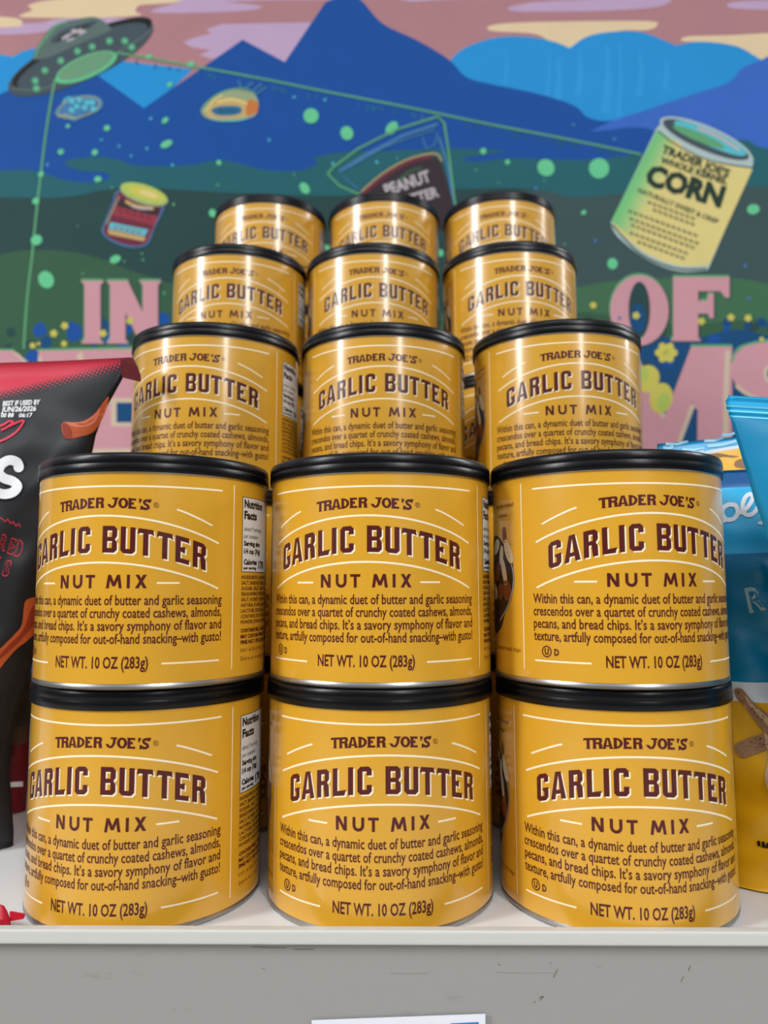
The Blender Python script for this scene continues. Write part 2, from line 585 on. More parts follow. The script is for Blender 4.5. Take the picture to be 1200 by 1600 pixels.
# ------------------------------------------------------------------ the can
def build_label_art():
    A = Art()
    L1, L2 = 1, 2
    # white rules
    A.rect(-50, 80.75, 50, 81.5, CRM, L1)
    for sg in (-1, 1):
        A.rect(sg * 56.4 - .25, 5.9, sg * 56.4 + .25, 84.2, CRM, L1)
        A.stroke([(sg * x, 72.0 - 6.0 * ((x - 30) / 15.4) ** 1.15) for x in [30 + 15.4 * i / 10 for i in range(11)]], .75, CRM, L1)
    for top in (69.2, 50.4):
        A.stroke([(x, top - 10.6 * (abs(x) / 48.6) ** 2.0) for x in [-48.6 + 97.2 * i / 48 for i in range(49)]], .8, CRM, L1)
    A.rect(-31.8, 41.8, -22.8, 42.55, CRM, L1)
    A.rect(22.8, 41.8, 31.8, 42.55, CRM, L1)
    A.rect(-50.2, 9.7, -25.8, 10.4, CRM, L1)
    A.rect(25.4, 9.9, 49.6, 10.6, CRM, L1)
    # main name, arched, with a cream drop shade
    N = Art()
    for ch, x, wd in (('G', -42.5, 5.7), ('A', -35.6, 6.7), ('R', -27.6, 5.6), ('L', -20.4, 5.6), ('I', -13.9, 2.1), ('C', -10.1, 5.7),
                      ('B', 1.0, 6.0), ('U', 8.4, 5.8), ('T', 15.0, 6.4), ('T', 22.4, 6.4), ('E', 29.8, 5.6), ('R', 36.9, 5.7)):
        for p in glyph(ch, wd, 10.7, 2.05, 1.85, 1.2):
            N.poly([(x + a, b) for a, b in p], MAR, L2)
    arch = lambda x, y: (x, 54.4 + y - .00397 * x * x)
    S = Art()
    S.add(N, .62, -.62, CRM, -1)
    S.warp(arch)
    N.warp(arch)
    A.add(S)
    A.add(N)
    # small arched name above
    N = Art()
    for ch, x, wd in (('T', -21.4, 3.9), ('R', -17.6, 3.6), ('A', -14.0, 4.0), ('D', -9.7, 3.4), ('E', -6.0, 3.0), ('R', -2.4, 3.5),
                      ('O', 7.0, 4.0), ('E', 11.1, 3.0)):
        for p in glyph(ch, wd, 4.25, 1.2, .85, .6, .32):
            N.poly([(x + a, b) for a, b in p], MAR, L1)
    N.stroke(catmull([(6.0, 3.9), (5.9, 2.2), (5.2, .75), (4.2, .45), (3.3, 1.0)], 5), 1.2, MAR, L1, .7)
    N.poly([(4.4, 4.25), (7.2, 4.25), (6.9, 3.5), (4.6, 3.6)], MAR, L1)
    N.poly([(2.4, 1.7), (3.9, 1.5), (4.3, .3), (3.3, .35)], MAR, L1)
    N.poly([(15.1, 4.4), (16.4, 4.2), (15.6, 2.5), (15.2, 2.6)], MAR, L1)
    N.stroke(catmull([(19.2, 3.5), (18.2, 3.9), (17.2, 3.3), (17.5, 2.4), (18.5, 1.9), (18.9, 1.1), (18.0, .45), (16.9, .6), (16.1, 1.2)], 5), 1.0, MAR, L1)
    N.poly([(18.9, 4.6), (20.2, 4.5), (19.6, 3.1), (18.8, 3.2)], MAR, L1)
    N.poly([(15.7, -.2), (16.8, .1), (16.6, 1.5), (15.8, 1.6)], MAR, L1)
    N.ring(21.9, 2.5, .95, .95, .22, MAR, L1, n=16)
    text(N, 'R', 21.9, 2.0, 1.0, MAR, L1, align='c', bold=.01)
    N.warp(lambda x, y: (x, 72.3 + y - .0026 * x * x))
    A.add(N)
    # NUT MIX
    y0, h = 40.1, 5.4
    for p in glyph('N', 4.6, h, 1.2, 1.2, .4):
        A.poly([(-19.0 + a, y0 + b) for a, b in p], MAR, L1)
    A.stroke([(-11.5, y0 + h), (-11.5, y0 + 2.3)] + [(-9.75 - 1.75 * math.cos(t), y0 + 2.3 - 1.75 * math.sin(t)) for t in [math.pi * i / 12 for i in range(1, 12)]] + [(-8.0, y0 + 2.3), (-8.0, y0 + h)], 1.2, MAR, L1)
    A.rect(-5.9, y0 + h - 1.1, -1.7, y0 + h, MAR, L1)
    A.rect(-4.4, y0, -3.2, y0 + h, MAR, L1)
    A.poly([(3.0, y0), (4.2, y0), (5.0, y0 + h), (3.8, y0 + h)], MAR, L1)
    A.poly([(9.4, y0), (8.2, y0), (7.4, y0 + h), (8.6, y0 + h)], MAR, L1)
    A.poly([(3.8, y0 + h), (5.0, y0 + h), (6.75, y0 + 1.2), (5.65, y0 + .7)], MAR, L1)
    A.poly([(8.6, y0 + h), (7.4, y0 + h), (5.65, y0 + 1.2), (6.75, y0 + .7)], MAR, L1)
    A.rect(11.3, y0, 12.5, y0 + h, MAR, L1)
    A.poly([(14.5, y0), (15.9, y0), (19.0, y0 + h), (17.6, y0 + h)], MAR, L1)
    A.poly([(17.7, y0), (19.1, y0), (16.0, y0 + h), (14.6, y0 + h)], MAR, L1)
    # paragraph
    body = Art()
    for ln, z in (('Within this can, a dynamic duet of butter and garlic seasoning', 33.5), ('crescendos over a quartet of crunchy coated cashews, almonds,', 28.45),
                  ('pecans, and bread chips. It\u2019s a savory symphony of flavor and', 23.4), ('texture, artfully composed for out-of-hand snacking\u2013with gusto!', 18.3)):
        text(body, ln, -50.5, z, 3.85, MAR, L1, wd=101, bold=.017)
    text(body, 'NET WT. 10 OZ (283g)', 0, 8.7, 4.4, MAR, L1, wd=40.6, align='c', bold=.022)
    body.ring(-44.4, 13.9, 2.05, 2.1, .5, MAR, L1, n=24)
    text(body, 'U', -44.4, 12.75, 2.3, MAR, L1, align='c', bold=.05, xs=.85)
    text(body, 'D', -39.9, 12.5, 2.5, MAR, L1, align='c', bold=.04, xs=.8)
    # nutrition panel and ingredients on the right hand side
    x0 = 61.8
    A.rect(x0, 46.8, 101, 79.8, BLK, L1)
    A.rect(x0 + .3, 47.1, 100.7, 79.5, WHT, L2)
    I = body
    L3 = 3
    text(I, 'Nutrition', x0 + 1.2, 75.2, 3.3, BLK, L3, wd=17, bold=.05)
    text(I, 'Facts', x0 + 1.2, 70.2, 3.3, BLK, L3, wd=10.5, bold=.05)
    I.rect(x0 + 1.2, 68.0, 99, 68.25, BLK, L3)
    text(I, 'about 9 servings', x0 + 1.2, 64.9, 1.9, BLK, L3, wd=15.5)
    text(I, 'per container', x0 + 1.2, 61.7, 1.9, BLK, L3, wd=12.5)
    text(I, 'Serving size', x0 + 1.2, 58.4, 2.0, BLK, L3, wd=14, bold=.05)
    text(I, '1/4 cup (30g)', x0 + 1.2, 55.0, 2.0, BLK, L3, wd=14.5, bold=.05)
    I.rect(x0 + 1.2, 53.0, 99, 53.25, BLK, L3)
    text(I, 'Calories', x0 + 1.2, 50.2, 2.2, BLK, L3, wd=11, bold=.05)
    text(I, 'per serving', x0 + 1.2, 48.1, 1.2, BLK, L3, wd=10.5, bold=.05)
    text(I, '170', x0 + 14, 48.6, 3.2, BLK, L3, wd=7, bold=.05)
    for i, s in enumerate(('INGREDIENTS: CASHEWS, ALMONDS', 'SALT, BAKING SODA, SUGAR, OIL', 'SUGAR, SALT, SEA SALT, YEAST', 'SEASONING POWDER, BUTTER', 'SALT, HONEY, NATURAL BUTTER',
                           'NATURAL FLAVOR, MALTODEXTRIN', 'LACTOSE, SODIUM, CITRIC ACID', 'CONTAINS 2% OR LESS OF: GARLIC', 'POWDER (ONION, PARSLEY, PEPPER)')):
        text(I, s, x0, 43.9 - i * 2.42, 1.45, MAR, 1, wd=36, bold=.025)
    for i, s in enumerate(('CONTAINS MILK, WHEAT, CASHEWS', 'MAY CONTAIN PEANUTS, SOY, EGG', 'PINE NUT, PISTACHIO, WALNUT')):
        text(I, s, x0, 20.9 - i * 2.5, 1.5, MAR, 1, wd=36, bold=.05)
    text(I, 'DIST. & SOLD EXCLUSIVELY BY', x0, 12.6, 1.3, MAR, 1, wd=34)
    text(I, 'Store in a cool, dry place', x0, 8.9, 1.7, MAR, 1, wd=33)
    # serving picture on the left hand side: spoon heaped with nuts, and captions
    text(I, 'crunchy coated', -61.6, 75.0, 1.9, MAR, 1, wd=17, align='r')
    text(I, 'cashews', -66.5, 70.8, 1.9, MAR, 1, wd=9.5, align='r')
    text(I, 'crunchy bread chips', -58.6, 12.6, 1.9, MAR, 1, wd=22, align='r')
    A.poly(catmull([(-64, 52), (-62.5, 47), (-62.6, 42), (-64.5, 36), (-70, 29), (-75, 22), (-85, 19), (-95, 24), (-100, 36), (-98, 50), (-88, 62), (-75, 62)], 5, True), 7, L1)
    A.stroke(catmull([(-63.8, 50), (-62.4, 46), (-62.4, 42), (-64.2, 36.5), (-68.5, 30.5), (-76, 25)], 6), .9, 8, L3)
    for cx, cy, a, b, rot, m in ((-69.5, 63, 3.6, 1.9, 1.7, 5), (-66.2, 55.5, 6.0, 2.7, 2.1, 6), (-73, 54, 4.5, 2.2, 1.4, 6), (-70.5, 47, 6.5, 2.2, 1.9, 6), (-68, 38.5, 3.8, 4.6, .3, 5),
                                 (-75, 38, 4.5, 3.5, .6, 5), (-78, 47, 5, 3, 1.1, 5), (-80, 58, 5.5, 3, .4, 6), (-84, 38, 5, 3.5, -.4, 6), (-88, 50, 5, 3, 1, 5)):
        A.ellipse(cx, cy, a, b, m, L2 + .5, rot, 20)
    for cx, cy in ((-66.6, 55), (-65.2, 53.3), (-67.5, 57)):
        A.ellipse(cx, cy, .25, .25, 7, L3, 0, 8)
    return A, body


def build_can():
    root = bpy.data.objects.new('can', None)
    COL.objects.link(root)
    # tin body with double-seamed rims
    prof = [(0, .0022), (.0462, .0022), (.0478, .0004), (.0490, 0), (.0501, .0002), (.0507, .0008), (.0507, .0019), (.0503, .0025), (.0503, .0866), (.0507, .0872), (.0500, .0895), (.0, .0895)]
    lathe('can_body', prof, 96, steel, root)
    prof = [(.0508, .0871), (.0513, .0868), (.05152, .0872), (.05152, .0901), (.05136, .0905), (.05134, .0908), (.05146, .0912), (.0514, .0930), (.0511, .0942), (.0506, .0948), (.0500, .09503),
            (.0470, .09503), (.0464, .0943), (.0460, .0932), (.0400, .0930), (0, .0930)]
    lathe('lid', prof, 128, lid_mat, root)
    # printed paper label
    bm = bmesh.new()
    seg = 240

    def P(s, z, layer):
        r = RB + .00006 * layer
        a = s / 1000 / RB
        return Vector((r * math.sin(a), -r * math.cos(a), z / 1000))
    smax = math.pi * RB * 1000
    zs = (2.6, 6, 45, 84, 86.6)
    grid = [[bm.verts.new(P(-smax + 2 * smax * i / seg, z, 0)) for i in range(seg)] for z in zs]
    for a, b in zip(grid, grid[1:]):
        for i in range(seg):
            j = (i + 1) % seg
            bm.faces.new((a[i], a[j], b[j], b[i]))
    A, body = build_label_art()
    A.to_bm(bm, P, cut=(2.0, 0))
    body.to_bm(bm, P)
    bm.normal_update()
    for f in bm.faces:
        c = f.calc_center_median()
        if f.normal.x * c.x + f.normal.y * c.y < 0:
            f.normal_flip()
    me = bpy.data.meshes.new('paper_label')
    bm.to_mesh(me)
    bm.free()
    o = link('paper_label', me, label_mats, root, True)
    me.normals_split_custom_set_from_vertices([Vector((v.co.x, v.co.y, 0)).normalized() for v in me.vertices])
    return root


can0 = build_can()
SEEN = {  # (tier, column, row): x, y, turn in degrees
    (0, 0, 0): (-.1129, .0008, -4.8), (0, 1, 0): (-.0070, .0018, 2.4), (0, 2, 0): (.0980, -.0012, -3.3),
    (1, 0, 0): (-.1110, -.0035, -7.8), (1, 1, 0): (-.0066, .0003, -6.2), (1, 2, 0): (.0967, -.0048, 6.9),
    (2, 0, 1): (-.1113, .1102, -7.6), (2, 1, 1): (-.0064, .1132, .6), (2, 2, 1): (.1015, .1102, 2.5),
    (3, 0, 2): (-.1193, .2145, -.2), (3, 1, 2): (-.0157, .2151, 5.5), (3, 2, 2): (.0898, .2146, 3.8),
    (4, 0, 3): (-.1142, .3216, .5), (4, 1, 3): (-.0084, .3211, -1.4), (4, 2, 3): (.0987, .3214, -3.6)}


def place_can(tier, c, row, x, y, turn, first=False):
    if first:
        r = can0
    else:
        r = can0.copy()
        COL.objects.link(r)
        for ch in can0.children:
            k = ch.copy()
            COL.objects.link(k)
            k.parent = r
    r.location = (x, y, tier * H)
    r.rotation_euler = (0, 0, math.radians(turn))
    side = ('left', 'middle', 'right')[c]
    if tier == row + 1 or (row == 0 and tier == 0):
        how = ('%s yellow nut tin of the bottom tier, standing on the shelf lip', '%s yellow nut tin of the second tier, directly on a front bottom tin',
               '%s yellow nut tin of the third tier, one step back', '%s yellow nut tin of the fourth tier, two steps back', '%s yellow nut tin of the top tier, nearest the mural')[tier] % side
    else:
        how = 'mostly hidden yellow nut tin, %s column, %s, %s' % (side, ('', 'second row back', 'third row back', 'rearmost row')[row], ('on the shelf', 'second one up', 'third one up', 'fourth one up')[tier])
    tag(r, how, 'can', 'yellow nut tins stacked in the stepped pyramid')


first = True
for (t, c, row), (x, y, turn) in SEEN.items():
    place_can(t, c, row, x, y, turn, first)
    first = False
# the cans underneath, which carry the higher steps and show as slivers between the front ones
for row in (1, 2, 3):
    for c in range(3):
        X, Y, _ = SEEN[(row + 1, c, row)]
        for t in range(row + 1):
            ox = {(1, 0): .0, (1, 1): 0, (1, 2): -.0005}.get((row, c), 0)
            place_can(t, c, row, X + ox + random.uniform(-.0006, .0006), Y, random.uniform(-8, 8))

# ------------------------------------------------------------------ painted mural behind the cans
mural = bpy.data.objects.new('mural', None)
COL.objects.link(mural)
mural.location = (0, MY + 0.011, 0)
tag(mural, 'hand-painted mural of blue mountains, flying saucer, drifting groceries and big pink letters behind the cans', 'mural')


def paint(name, c, var=0.06, sc=25):
    return mat('paint_' + name, c, 0.6, var=var, vscale=sc, spec=0.12)


PAL = {}
PM = []
for n, c in (('sky', (176, 128, 134)), ('lavender', (190, 163, 196)), ('cream', (226, 203, 166)), ('skyblue', (38, 146, 214)), ('navy', (24, 80, 158)),
             ('cobalt', (58, 106, 196)), ('teal', (38, 98, 108)), ('forest', (42, 72, 72)), ('green', (56, 94, 70)), ('flowerblue', (22, 76, 122)),
             ('pink', (204, 150, 160)), ('edge', (206, 188, 166)), ('mint', (104, 200, 148)), ('yellow', (205, 196, 92)), ('slate', (70, 84, 92)), ('dome', (92, 112, 110)),
             ('glow', (96, 164, 118)), ('black', (34, 34, 36)), ('white', (186, 178, 184)), ('aqua', (90, 190, 205)), ('maroon', (112, 48, 66)), ('tan', (196, 168, 110)),
             ('corn', (222, 206, 134)), ('tinlight', (176, 196, 196)), ('ink', (42, 62, 52)), ('orange', (198, 120, 62)), ('lid', (176, 196, 96)), ('ghost', (70, 122, 170)), ('cupdark', (58, 48, 54)),
             ('bread', (150, 165, 130)), ('skyblue2', (48, 152, 220)), ('haze', (44, 108, 152)), ('forest2', (62, 84, 86)), ('midgreen', (66, 110, 80)), ('jarred', (150, 60, 72)), ('hatch', (108, 156, 122))):
    PAL[n] = len(PM)
    PM.append(paint(n, rgb(*c)))
g = PAL
CORN0 = len(PM)      # brush blends from green glow to pale yellow on the painted tin
for k in range(12):
    t = (k + .5) / 12
    t = t * t * (3 - 2 * t)
    PM.append(paint('tin_blend_%d' % k, rgb(*[a + (b - a) * t for a, b in zip((116, 196, 128), (222, 206, 134))])))


def mural_piece(name, art, base, parent):
    """one painted element: thin film of paint, base = how far its lowest coat stands off the board (mm)"""
    bm = bmesh.new()
    art.to_bm(bm, lambda x, y, l: at(x, y, MY - (base + l * .05) / 1000) - parent.location)
    bmesh.ops.triangulate(bm, faces=bm.faces[:])
    bm.normal_update()
    for f in bm.faces:
        if f.normal.y > 0:
            f.normal_flip()
    me = bpy.data.meshes.new(name)
    bm.to_mesh(me)
    bm.free()
    return link(name, me, PM, parent)


boxes('backing_board', [(-1.0, 1.0, -0.011, -0.0112 + 0.0110, -0.011, 0.95)], [paint('board', rgb(150, 120, 120))], mural)
A = Art()
Z = -600
E2 = 1800
BOT = 1330
A.rect(Z, -420, E2, BOT, g['sky'], 0)
# clouds
cl = lambda pts, m, l=1: A.poly(catmull(pts, 5, True), g[m], l)
cl([(160, 14), (235, 6), (330, 4), (420, 0), (560, -4), (610, -30), (300, -60), (160, -20)], 'lavender')
cl([(235, 18), (300, 20), (390, 16), (402, 8), (300, 2)], 'lavender')
A.poly([(286, 66), (300, 60), (330, 52), (322, 46), (345, 38), (420, 36), (488, 35), (478, 60), (446, 110), (400, 95), (330, 92), (312, 86), (330, 78), (300, 74)], g['lavender'], 1)
cl([(-60, 44), (0, 38), (60, 36), (90, 30), (150, 28), (216, 30), (220, 40), (110, 44), (50, 52), (0, 54), (-60, 54)], 'lavender', 1)
cl([(30, 26), (50, 16), (45, 8), (80, 0), (180, -8), (280, -6), (272, 4), (220, 8), (212, 18), (218, 24), (150, 28), (90, 28)], 'cream', 2)
cl([(-80, 22), (0, 26), (30, 30), (34, 38), (20, 42), (-80, 44)], 'cream', 2)
cl([(640, 2), (720, -2), (870, -4), (868, -12), (640, -10)], 'lavender', 1)
cl([(794, 12), (830, 4), (900, 0), (1040, -4), (1030, 10), (960, 16), (880, 18), (810, 18)], 'lavender', 1)
cl([(1135, 8), (1160, 2), (1260, 0), (1260, 14), (1160, 14)], 'lavender', 1)
cl([(767, 48), (775, 38), (860, 34), (1010, 33), (1026, 40), (1010, 47), (960, 50), (920, 80), (870, 76), (840, 54)], 'cream', 1)
cl([(1066, 64), (1075, 57), (1140, 55), (1300, 52), (1300, 100), (1190, 96), (1150, 74), (1100, 66)], 'cream', 1)
for i in range(12):
    x = random.uniform(-300, 1400)
    y = random.uniform(-330, -60)
    l = random.uniform(90, 240)
    cl([(x, y), (x + l * .3, y - 12), (x + l * .8, y - 9), (x + l, y), (x + l * .6, y + 11), (x + l * .2, y + 9)], random.choice(('lavender', 'cream')), 1 + (i % 2))
# pale blue hills
A.poly(catmull([(690, 130), (704, 94), (732, 72), (780, 58), (830, 58), (868, 66), (890, 75)], 5) + catmull([(890, 75), (920, 56), (965, 49), (1005, 51), (1040, 64), (1056, 71)], 5)
       + catmull([(1056, 71), (1095, 65), (1150, 72), (1184, 90), (1220, 110), (1330, 150)], 5) + [(1330, 240), (690, 240)], g['skyblue'], 3)
for x, y0, y1, wd in ((856, 84, 150, 9), (872, 90, 168, 14), (905, 76, 150, 12), (948, 70, 178, 16), (968, 66, 182, 9), (1000, 80, 150, 12), (1040, 90, 140, 10), (790, 80, 132, 9)):
    A.stroke(catmull([(x, y0), (x + 2, (y0 + y1) / 2), (x - 2, y1)], 4), wd * .35, g['skyblue2'], 4, wd)
A.poly(catmull([(-600, 70), (-300, 120), (-120, 70), (0, 85), (20, 88), (42, 78), (90, 74), (150, 90), (302, 108)], 5) + [(225, 180), (150, 150), (-600, 170)], g['skyblue'], 3)
# navy range and its brighter right shoulder
A.poly([(-600, 190), (-420, 60), (-250, 210), (-90, 150), (0, 147), (18, 139), (120, 100), (156, 120), (225, 169), (379, 62), (445, 97), (508, 4)] + catmull([(508, 4), (545, -10), (566, 2), (598, 37), (650, 62), (700, 92), (728, 120), (765, 131), (830, 144), (880, 158), (902, 168), (918, 183), (943, 189), (967, 187)], 4)
       + [(1000, 180), (1400, 260), (1800, 300), (1800, 330), (-600, 340)], g['navy'], 5)
A.poly(catmull([(820, 250), (900, 215), (960, 188), (1000, 175), (1083, 147), (1138, 129), (1160, 106), (1202, 87), (1300, 20), (1420, 110), (1560, 60), (1800, 190)], 4) + [(1800, 330), (820, 330)], g['cobalt'], 6)
A.poly(catmull([(640, 262), (720, 236), (830, 212), (930, 205), (1010, 200), (1060, 235), (1000, 262), (800, 268)], 4, True), g['navy'], 7)
# teal, forest and green slopes
A.poly(catmull([(-600, 240), (-300, 280), (0, 266), (60, 268), (100, 281), (150, 285), (172, 277), (164, 270), (120, 266), (101, 253), (125, 247), (160, 245), (190, 251), (217, 259), (292, 258), (342, 250), (380, 257), (417, 266), (470, 266), (496, 255), (490, 246), (537, 238), (600, 236), (700, 232), (782, 235),
                (780, 239), (724, 247), (746, 253), (800, 247), (900, 250), (967, 245), (1060, 232), (1120, 222), (1167, 219), (1202, 233), (1400, 260), (1800, 230)], 4) + [(1800, 420), (-600, 420)], g['teal'], 8)
A.poly(catmull([(-600, 330), (-200, 300), (0, 308), (100, 308), (160, 297), (210, 293), (260, 295), (340, 300), (420, 303), (500, 306), (580, 304), (700, 296), (800, 294), (850, 298)], 4) + [(900, 600), (-600, 600)], g['forest'], 9)
A.poly(catmull([(780, 302), (850, 298), (900, 308), (1000, 300), (1100, 296), (1200, 292), (1800, 330)], 4) + [(1800, 620), (760, 620)], g['forest2'], 9.5)
A.poly(catmull([(-600, 420), (-200, 440), (0, 398), (40, 391), (95, 392), (150, 402), (220, 428), (300, 450), (420, 470)], 4) + [(480, 900), (-600, 900)], g['green'], 10)
A.poly(catmull([(700, 480), (800, 462), (900, 449), (960, 439), (1060, 434), (1160, 436), (1260, 448), (1500, 430), (1800, 460)], 4) + [(1800, 900), (700, 900)], g['midgreen'], 10)
# blue flower beds
A.poly(catmull([(-600, 610), (-100, 600), (60, 560), (100, 535), (150, 545), (230, 520), (300, 540), (420, 520), (560, 500), (700, 490), (860, 500), (900, 488), (950, 492), (1000, 504), (1100, 506), (1150, 500), (1220, 510), (1400, 500), (1800, 520)], 4) + [(1800, BOT), (-600, BOT)], g['green'], 10.5)
A.poly(catmull([(-600, 690), (100, 640), (300, 600), (600, 540), (880, 520), (930, 512), (1000, 520), (1080, 530), (1150, 515), (1260, 530), (1800, 560)], 4) + [(1800, BOT), (-600, BOT)], g['flowerblue'], 11)
for i in range(260):
    x = random.uniform(-300, 1500)
    if 250 < x < 900 and random.random() < .5:
        continue
    lo = 500 if x > 600 else 512
    y = lo + random.expovariate(1 / 45)
    if y > 900:
        continue
    A.ellipse(x, y, random.uniform(4, 11), random.uniform(5, 13), g[random.choice(('flowerblue', 'flowerblue', 'navy', 'green', 'forest'))], 11.2 + i * .003, random.uniform(0, 3), 12)
for x, y, a in ((72, 535, 9), (116, 520, 12), (112, 512, 8), (207, 497, 12), (160, 505, 7), (255, 500, 10), (50, 558, 10), (198, 515, 8)):
    A.ellipse(x, y, a, a * 1.2, g['flowerblue'] if a % 2 else g['navy'], 12.2, .4, 14)
mural_piece('painted_landscape', A, 0.1, mural)

# ---- saucer with its beam
A = Art()
A.ellipse(126, 90, 124, 36, g['slate'], 1, -.43)
A.ellipse(128, 82, 120, 27, g['black'], 1.5, -.43)
A.ellipse(129, 88, 112, 27, g['slate'], 2, -.43)
A.poly(catmull([(52, 92), (60, 70), (84, 40), (120, 30), (150, 27), (172, 42), (168, 50), (120, 70), (80, 88)], 5, True), g['dome'], 3)
A.poly(catmull([(80, 62), (100, 46), (150, 32), (140, 44), (110, 58), (86, 68)], 4, True), g['slate'], 3.5)
for x0, y0, x1, y1, wd in ((96, 60, 112, 54, 5), (112, 50, 128, 46, 7), (122, 54, 134, 48, 4), (104, 64, 116, 60, 3)):
    A.stroke([(x0, y0), (x1, y1)], wd, g['white'], 4)
for x0, y0, x1, y1 in ((90, 64, 102, 52), (118, 46, 140, 38), (108, 58, 124, 52)):
    A.stroke([(x0, y0), (x1, y1)], 2.5, g['black'], 4.4)
A.ellipse(134, 104, 50, 17, g['mint'], 4, -.40)
A.ellipse(134, 103, 47, 14.5, g['hatch'], 5, -.40)
for x, y in ((55, 126), (70, 110), (95, 95), (121, 80), (144, 73), (171, 64), (195, 64), (206, 74), (57, 138)):
    for k in range(4):
        a = k * math.pi / 4
        A.stroke([(x - 6 * math.cos(a), y - 6 * math.sin(a)), (x + 6 * math.cos(a), y + 6 * math.sin(a))], 1.6, g['mint'], 5.5)
A.stroke(catmull([(182, 82), (230, 90), (300, 103), (400, 121), (520, 145), (640, 168), (760, 193), (880, 216), (1002, 241)], 4), 3.2, g['glow'], 4)
A.stroke(catmull([(86, 124), (80, 155), (72, 205), (64, 270), (57, 330), (50, 400), (42, 470), (37, 545)], 4), 3.4, g['glow'], 4)
for k in range(22):
    a = math.pi * (k + .5) / 22
    ex, ey = 50 * math.cos(a), 17 * math.sin(a)
    A.ellipse(134 + ex * math.cos(-.4) - ey * math.sin(-.4), 104 + ex * math.sin(-.4) + ey * math.cos(-.4), 2.6, 2.2, g['mint'], 5.6, 0, 8)
A.stroke(catmull([(18, 138), (60, 140), (110, 120), (170, 90), (225, 56), (238, 42)], 5), 2.2, g['dome'], 3)
A.stroke(catmull([(54, 90), (62, 72), (86, 42), (104, 34)], 5), 3, g['glow'], 3.8)
mural_piece('painted_saucer', A, .75, mural)

A = Art()          # luminous flecks and drips in the beam
for i in range(60):
    t = random.random()
    x, y = 182 + t * 820, 82 + t * 159 + (5 if t < .6 else 2)
    A.stroke([(x, y), (x + random.uniform(-3, 3), y + random.uniform(4, 11))], random.uniform(1, 3), g['teal'] if t > .6 else g['haze'], 3)
for x, y, a, b in ((486, 181, 12, 12), (542, 208, 10, 11), (612, 200, 12, 8), (853, 262, 13, 14), (936, 263, 16, 16), (476, 294, 7, 10), (957, 412, 8, 9), (1177, 327, 10, 8), (72, 437, 12, 14), (180, 405, 9, 6), (57, 375, 9, 8), (260, 225, 10, 5.5),
                   (332, 333, 5.5, 6.5), (153, 280, 6, 4.5), (56, 314, 6, 5), (755, 236, 5, 5), (167, 200, 5, 4.5), (265, 132, 5, 3.5), (258, 188, 6, 4), (148, 238, 5, 4.5), (95, 237, 5, 4.5), (64, 272, 5, 4), (298, 100, 6, 4), (233, 88, 5, 3), (342, 254, 4, 4),
                   (793, 253, 4, 4), (912, 332, 4.5, 3.5), (512, 388, 4, 6), (610, 420, 4, 6), (106, 197, 3.5, 3), (688, 395, 5, 6)):
    A.ellipse(x, y, a, b, g['mint'], 6, random.uniform(-.9, -.1), 16)
for i in range(70):
    x = random.uniform(30, 900)
    y = random.uniform(120, 470)
    if y < 82 + (x - 182) * .194 + 8 or x < 75 - y * .06:
        continue
    A.ellipse(x, y, random.uniform(1.2, 2.8), random.uniform(1.2, 2.8), g['aqua'] if y < 260 else g['glow'], 6, 0, 8)
for x, y in ((896, 195), (960, 217), (930, 376), (1164, 415), (1170, 466), (837, 294), (968, 497)):
    A.ellipse(x, y, 3, 3, g['ghost'], 6, 0, 8)
tag(mural_piece('painted_specks', A, .75, mural), kind='stuff')

# ---- groceries floating in the beam
A = Art()          # small aqua bag
A.poly(catmull([(84, 178), (96, 166), (100, 154), (112, 150), (140, 148), (158, 154), (161, 166), (150, 176), (134, 178), (118, 190), (104, 184)], 5, True), g['ghost'], 1)
A.ring(123, 168, 34, 15, 2.2, g['bread'], 2, -.25)
A.stroke(catmull([(90, 182), (104, 180), (118, 186)], 4), 3, g['bread'], 2.5)
A.stroke(catmull([(98, 160), (106, 152), (116, 156)], 4), 2.4, g['aqua'], 2.6)
for x, y in ((112, 158), (124, 156), (136, 160), (120, 166), (132, 168), (144, 160), (112, 172), (146, 170)):
    A.ellipse(x, y, 5, 4, g['aqua'], 3, .5, 10)
mural_piece('painted_snack_bag', A, 1.1, mural)
A = Art()          # loaf in a bag
A.poly(catmull([(314, 172), (326, 156), (345, 144), (375, 140), (398, 148), (404, 164), (398, 180), (378, 188), (345, 190), (322, 184)], 5, True), g['bread'], 1)
A.poly(catmull([(322, 172), (338, 156), (362, 152), (388, 160), (392, 176), (376, 184), (342, 186), (326, 182)], 5, True), g['tan'], 2)
A.poly(catmull([(330, 172), (344, 166), (372, 166), (378, 174), (366, 180), (340, 180)], 5, True), g['haze'], 3)
A.poly(catmull([(388, 156), (402, 160), (402, 176), (392, 184), (384, 176)], 5, True), g['orange'], 2.5)
A.stroke([(320, 174), (334, 156), (348, 148)], 2.5, g['corn'], 3)
for x0, y0, x1, y1 in ((378, 140, 372, 126), (382, 140, 395, 128), (390, 146, 410, 130), (395, 150, 416, 136)):
    A.stroke([(x0, y0), (x1, y1)], 3, g['ghost'], .8)
A.stroke(catmull([(316, 171), (330, 154), (352, 142), (380, 138), (400, 147)], 5), 2, g['glow'], 3)
A.stroke(catmull([(326, 184), (350, 189), (380, 187), (400, 178)], 5), 2, g['aqua'], 3)
A.stroke(catmull([(340, 160), (362, 155), (386, 162)], 5), 3, g['corn'], 3)
A.stroke([(340, 175), (344, 171), (348, 176), (352, 171), (356, 175), (360, 171), (364, 175), (369, 171)], 1.6, g['ink'], 4)
mural_piece('painted_bread', A, 1.1, mural)
A = Art()          # jam jar
A.poly(catmull([(184, 298), (176, 316), (164, 345), (159, 362), (174, 377), (204, 387), (230, 382), (242, 356), (256, 326), (252, 312), (220, 306)], 5, True), g['ghost'], .5)
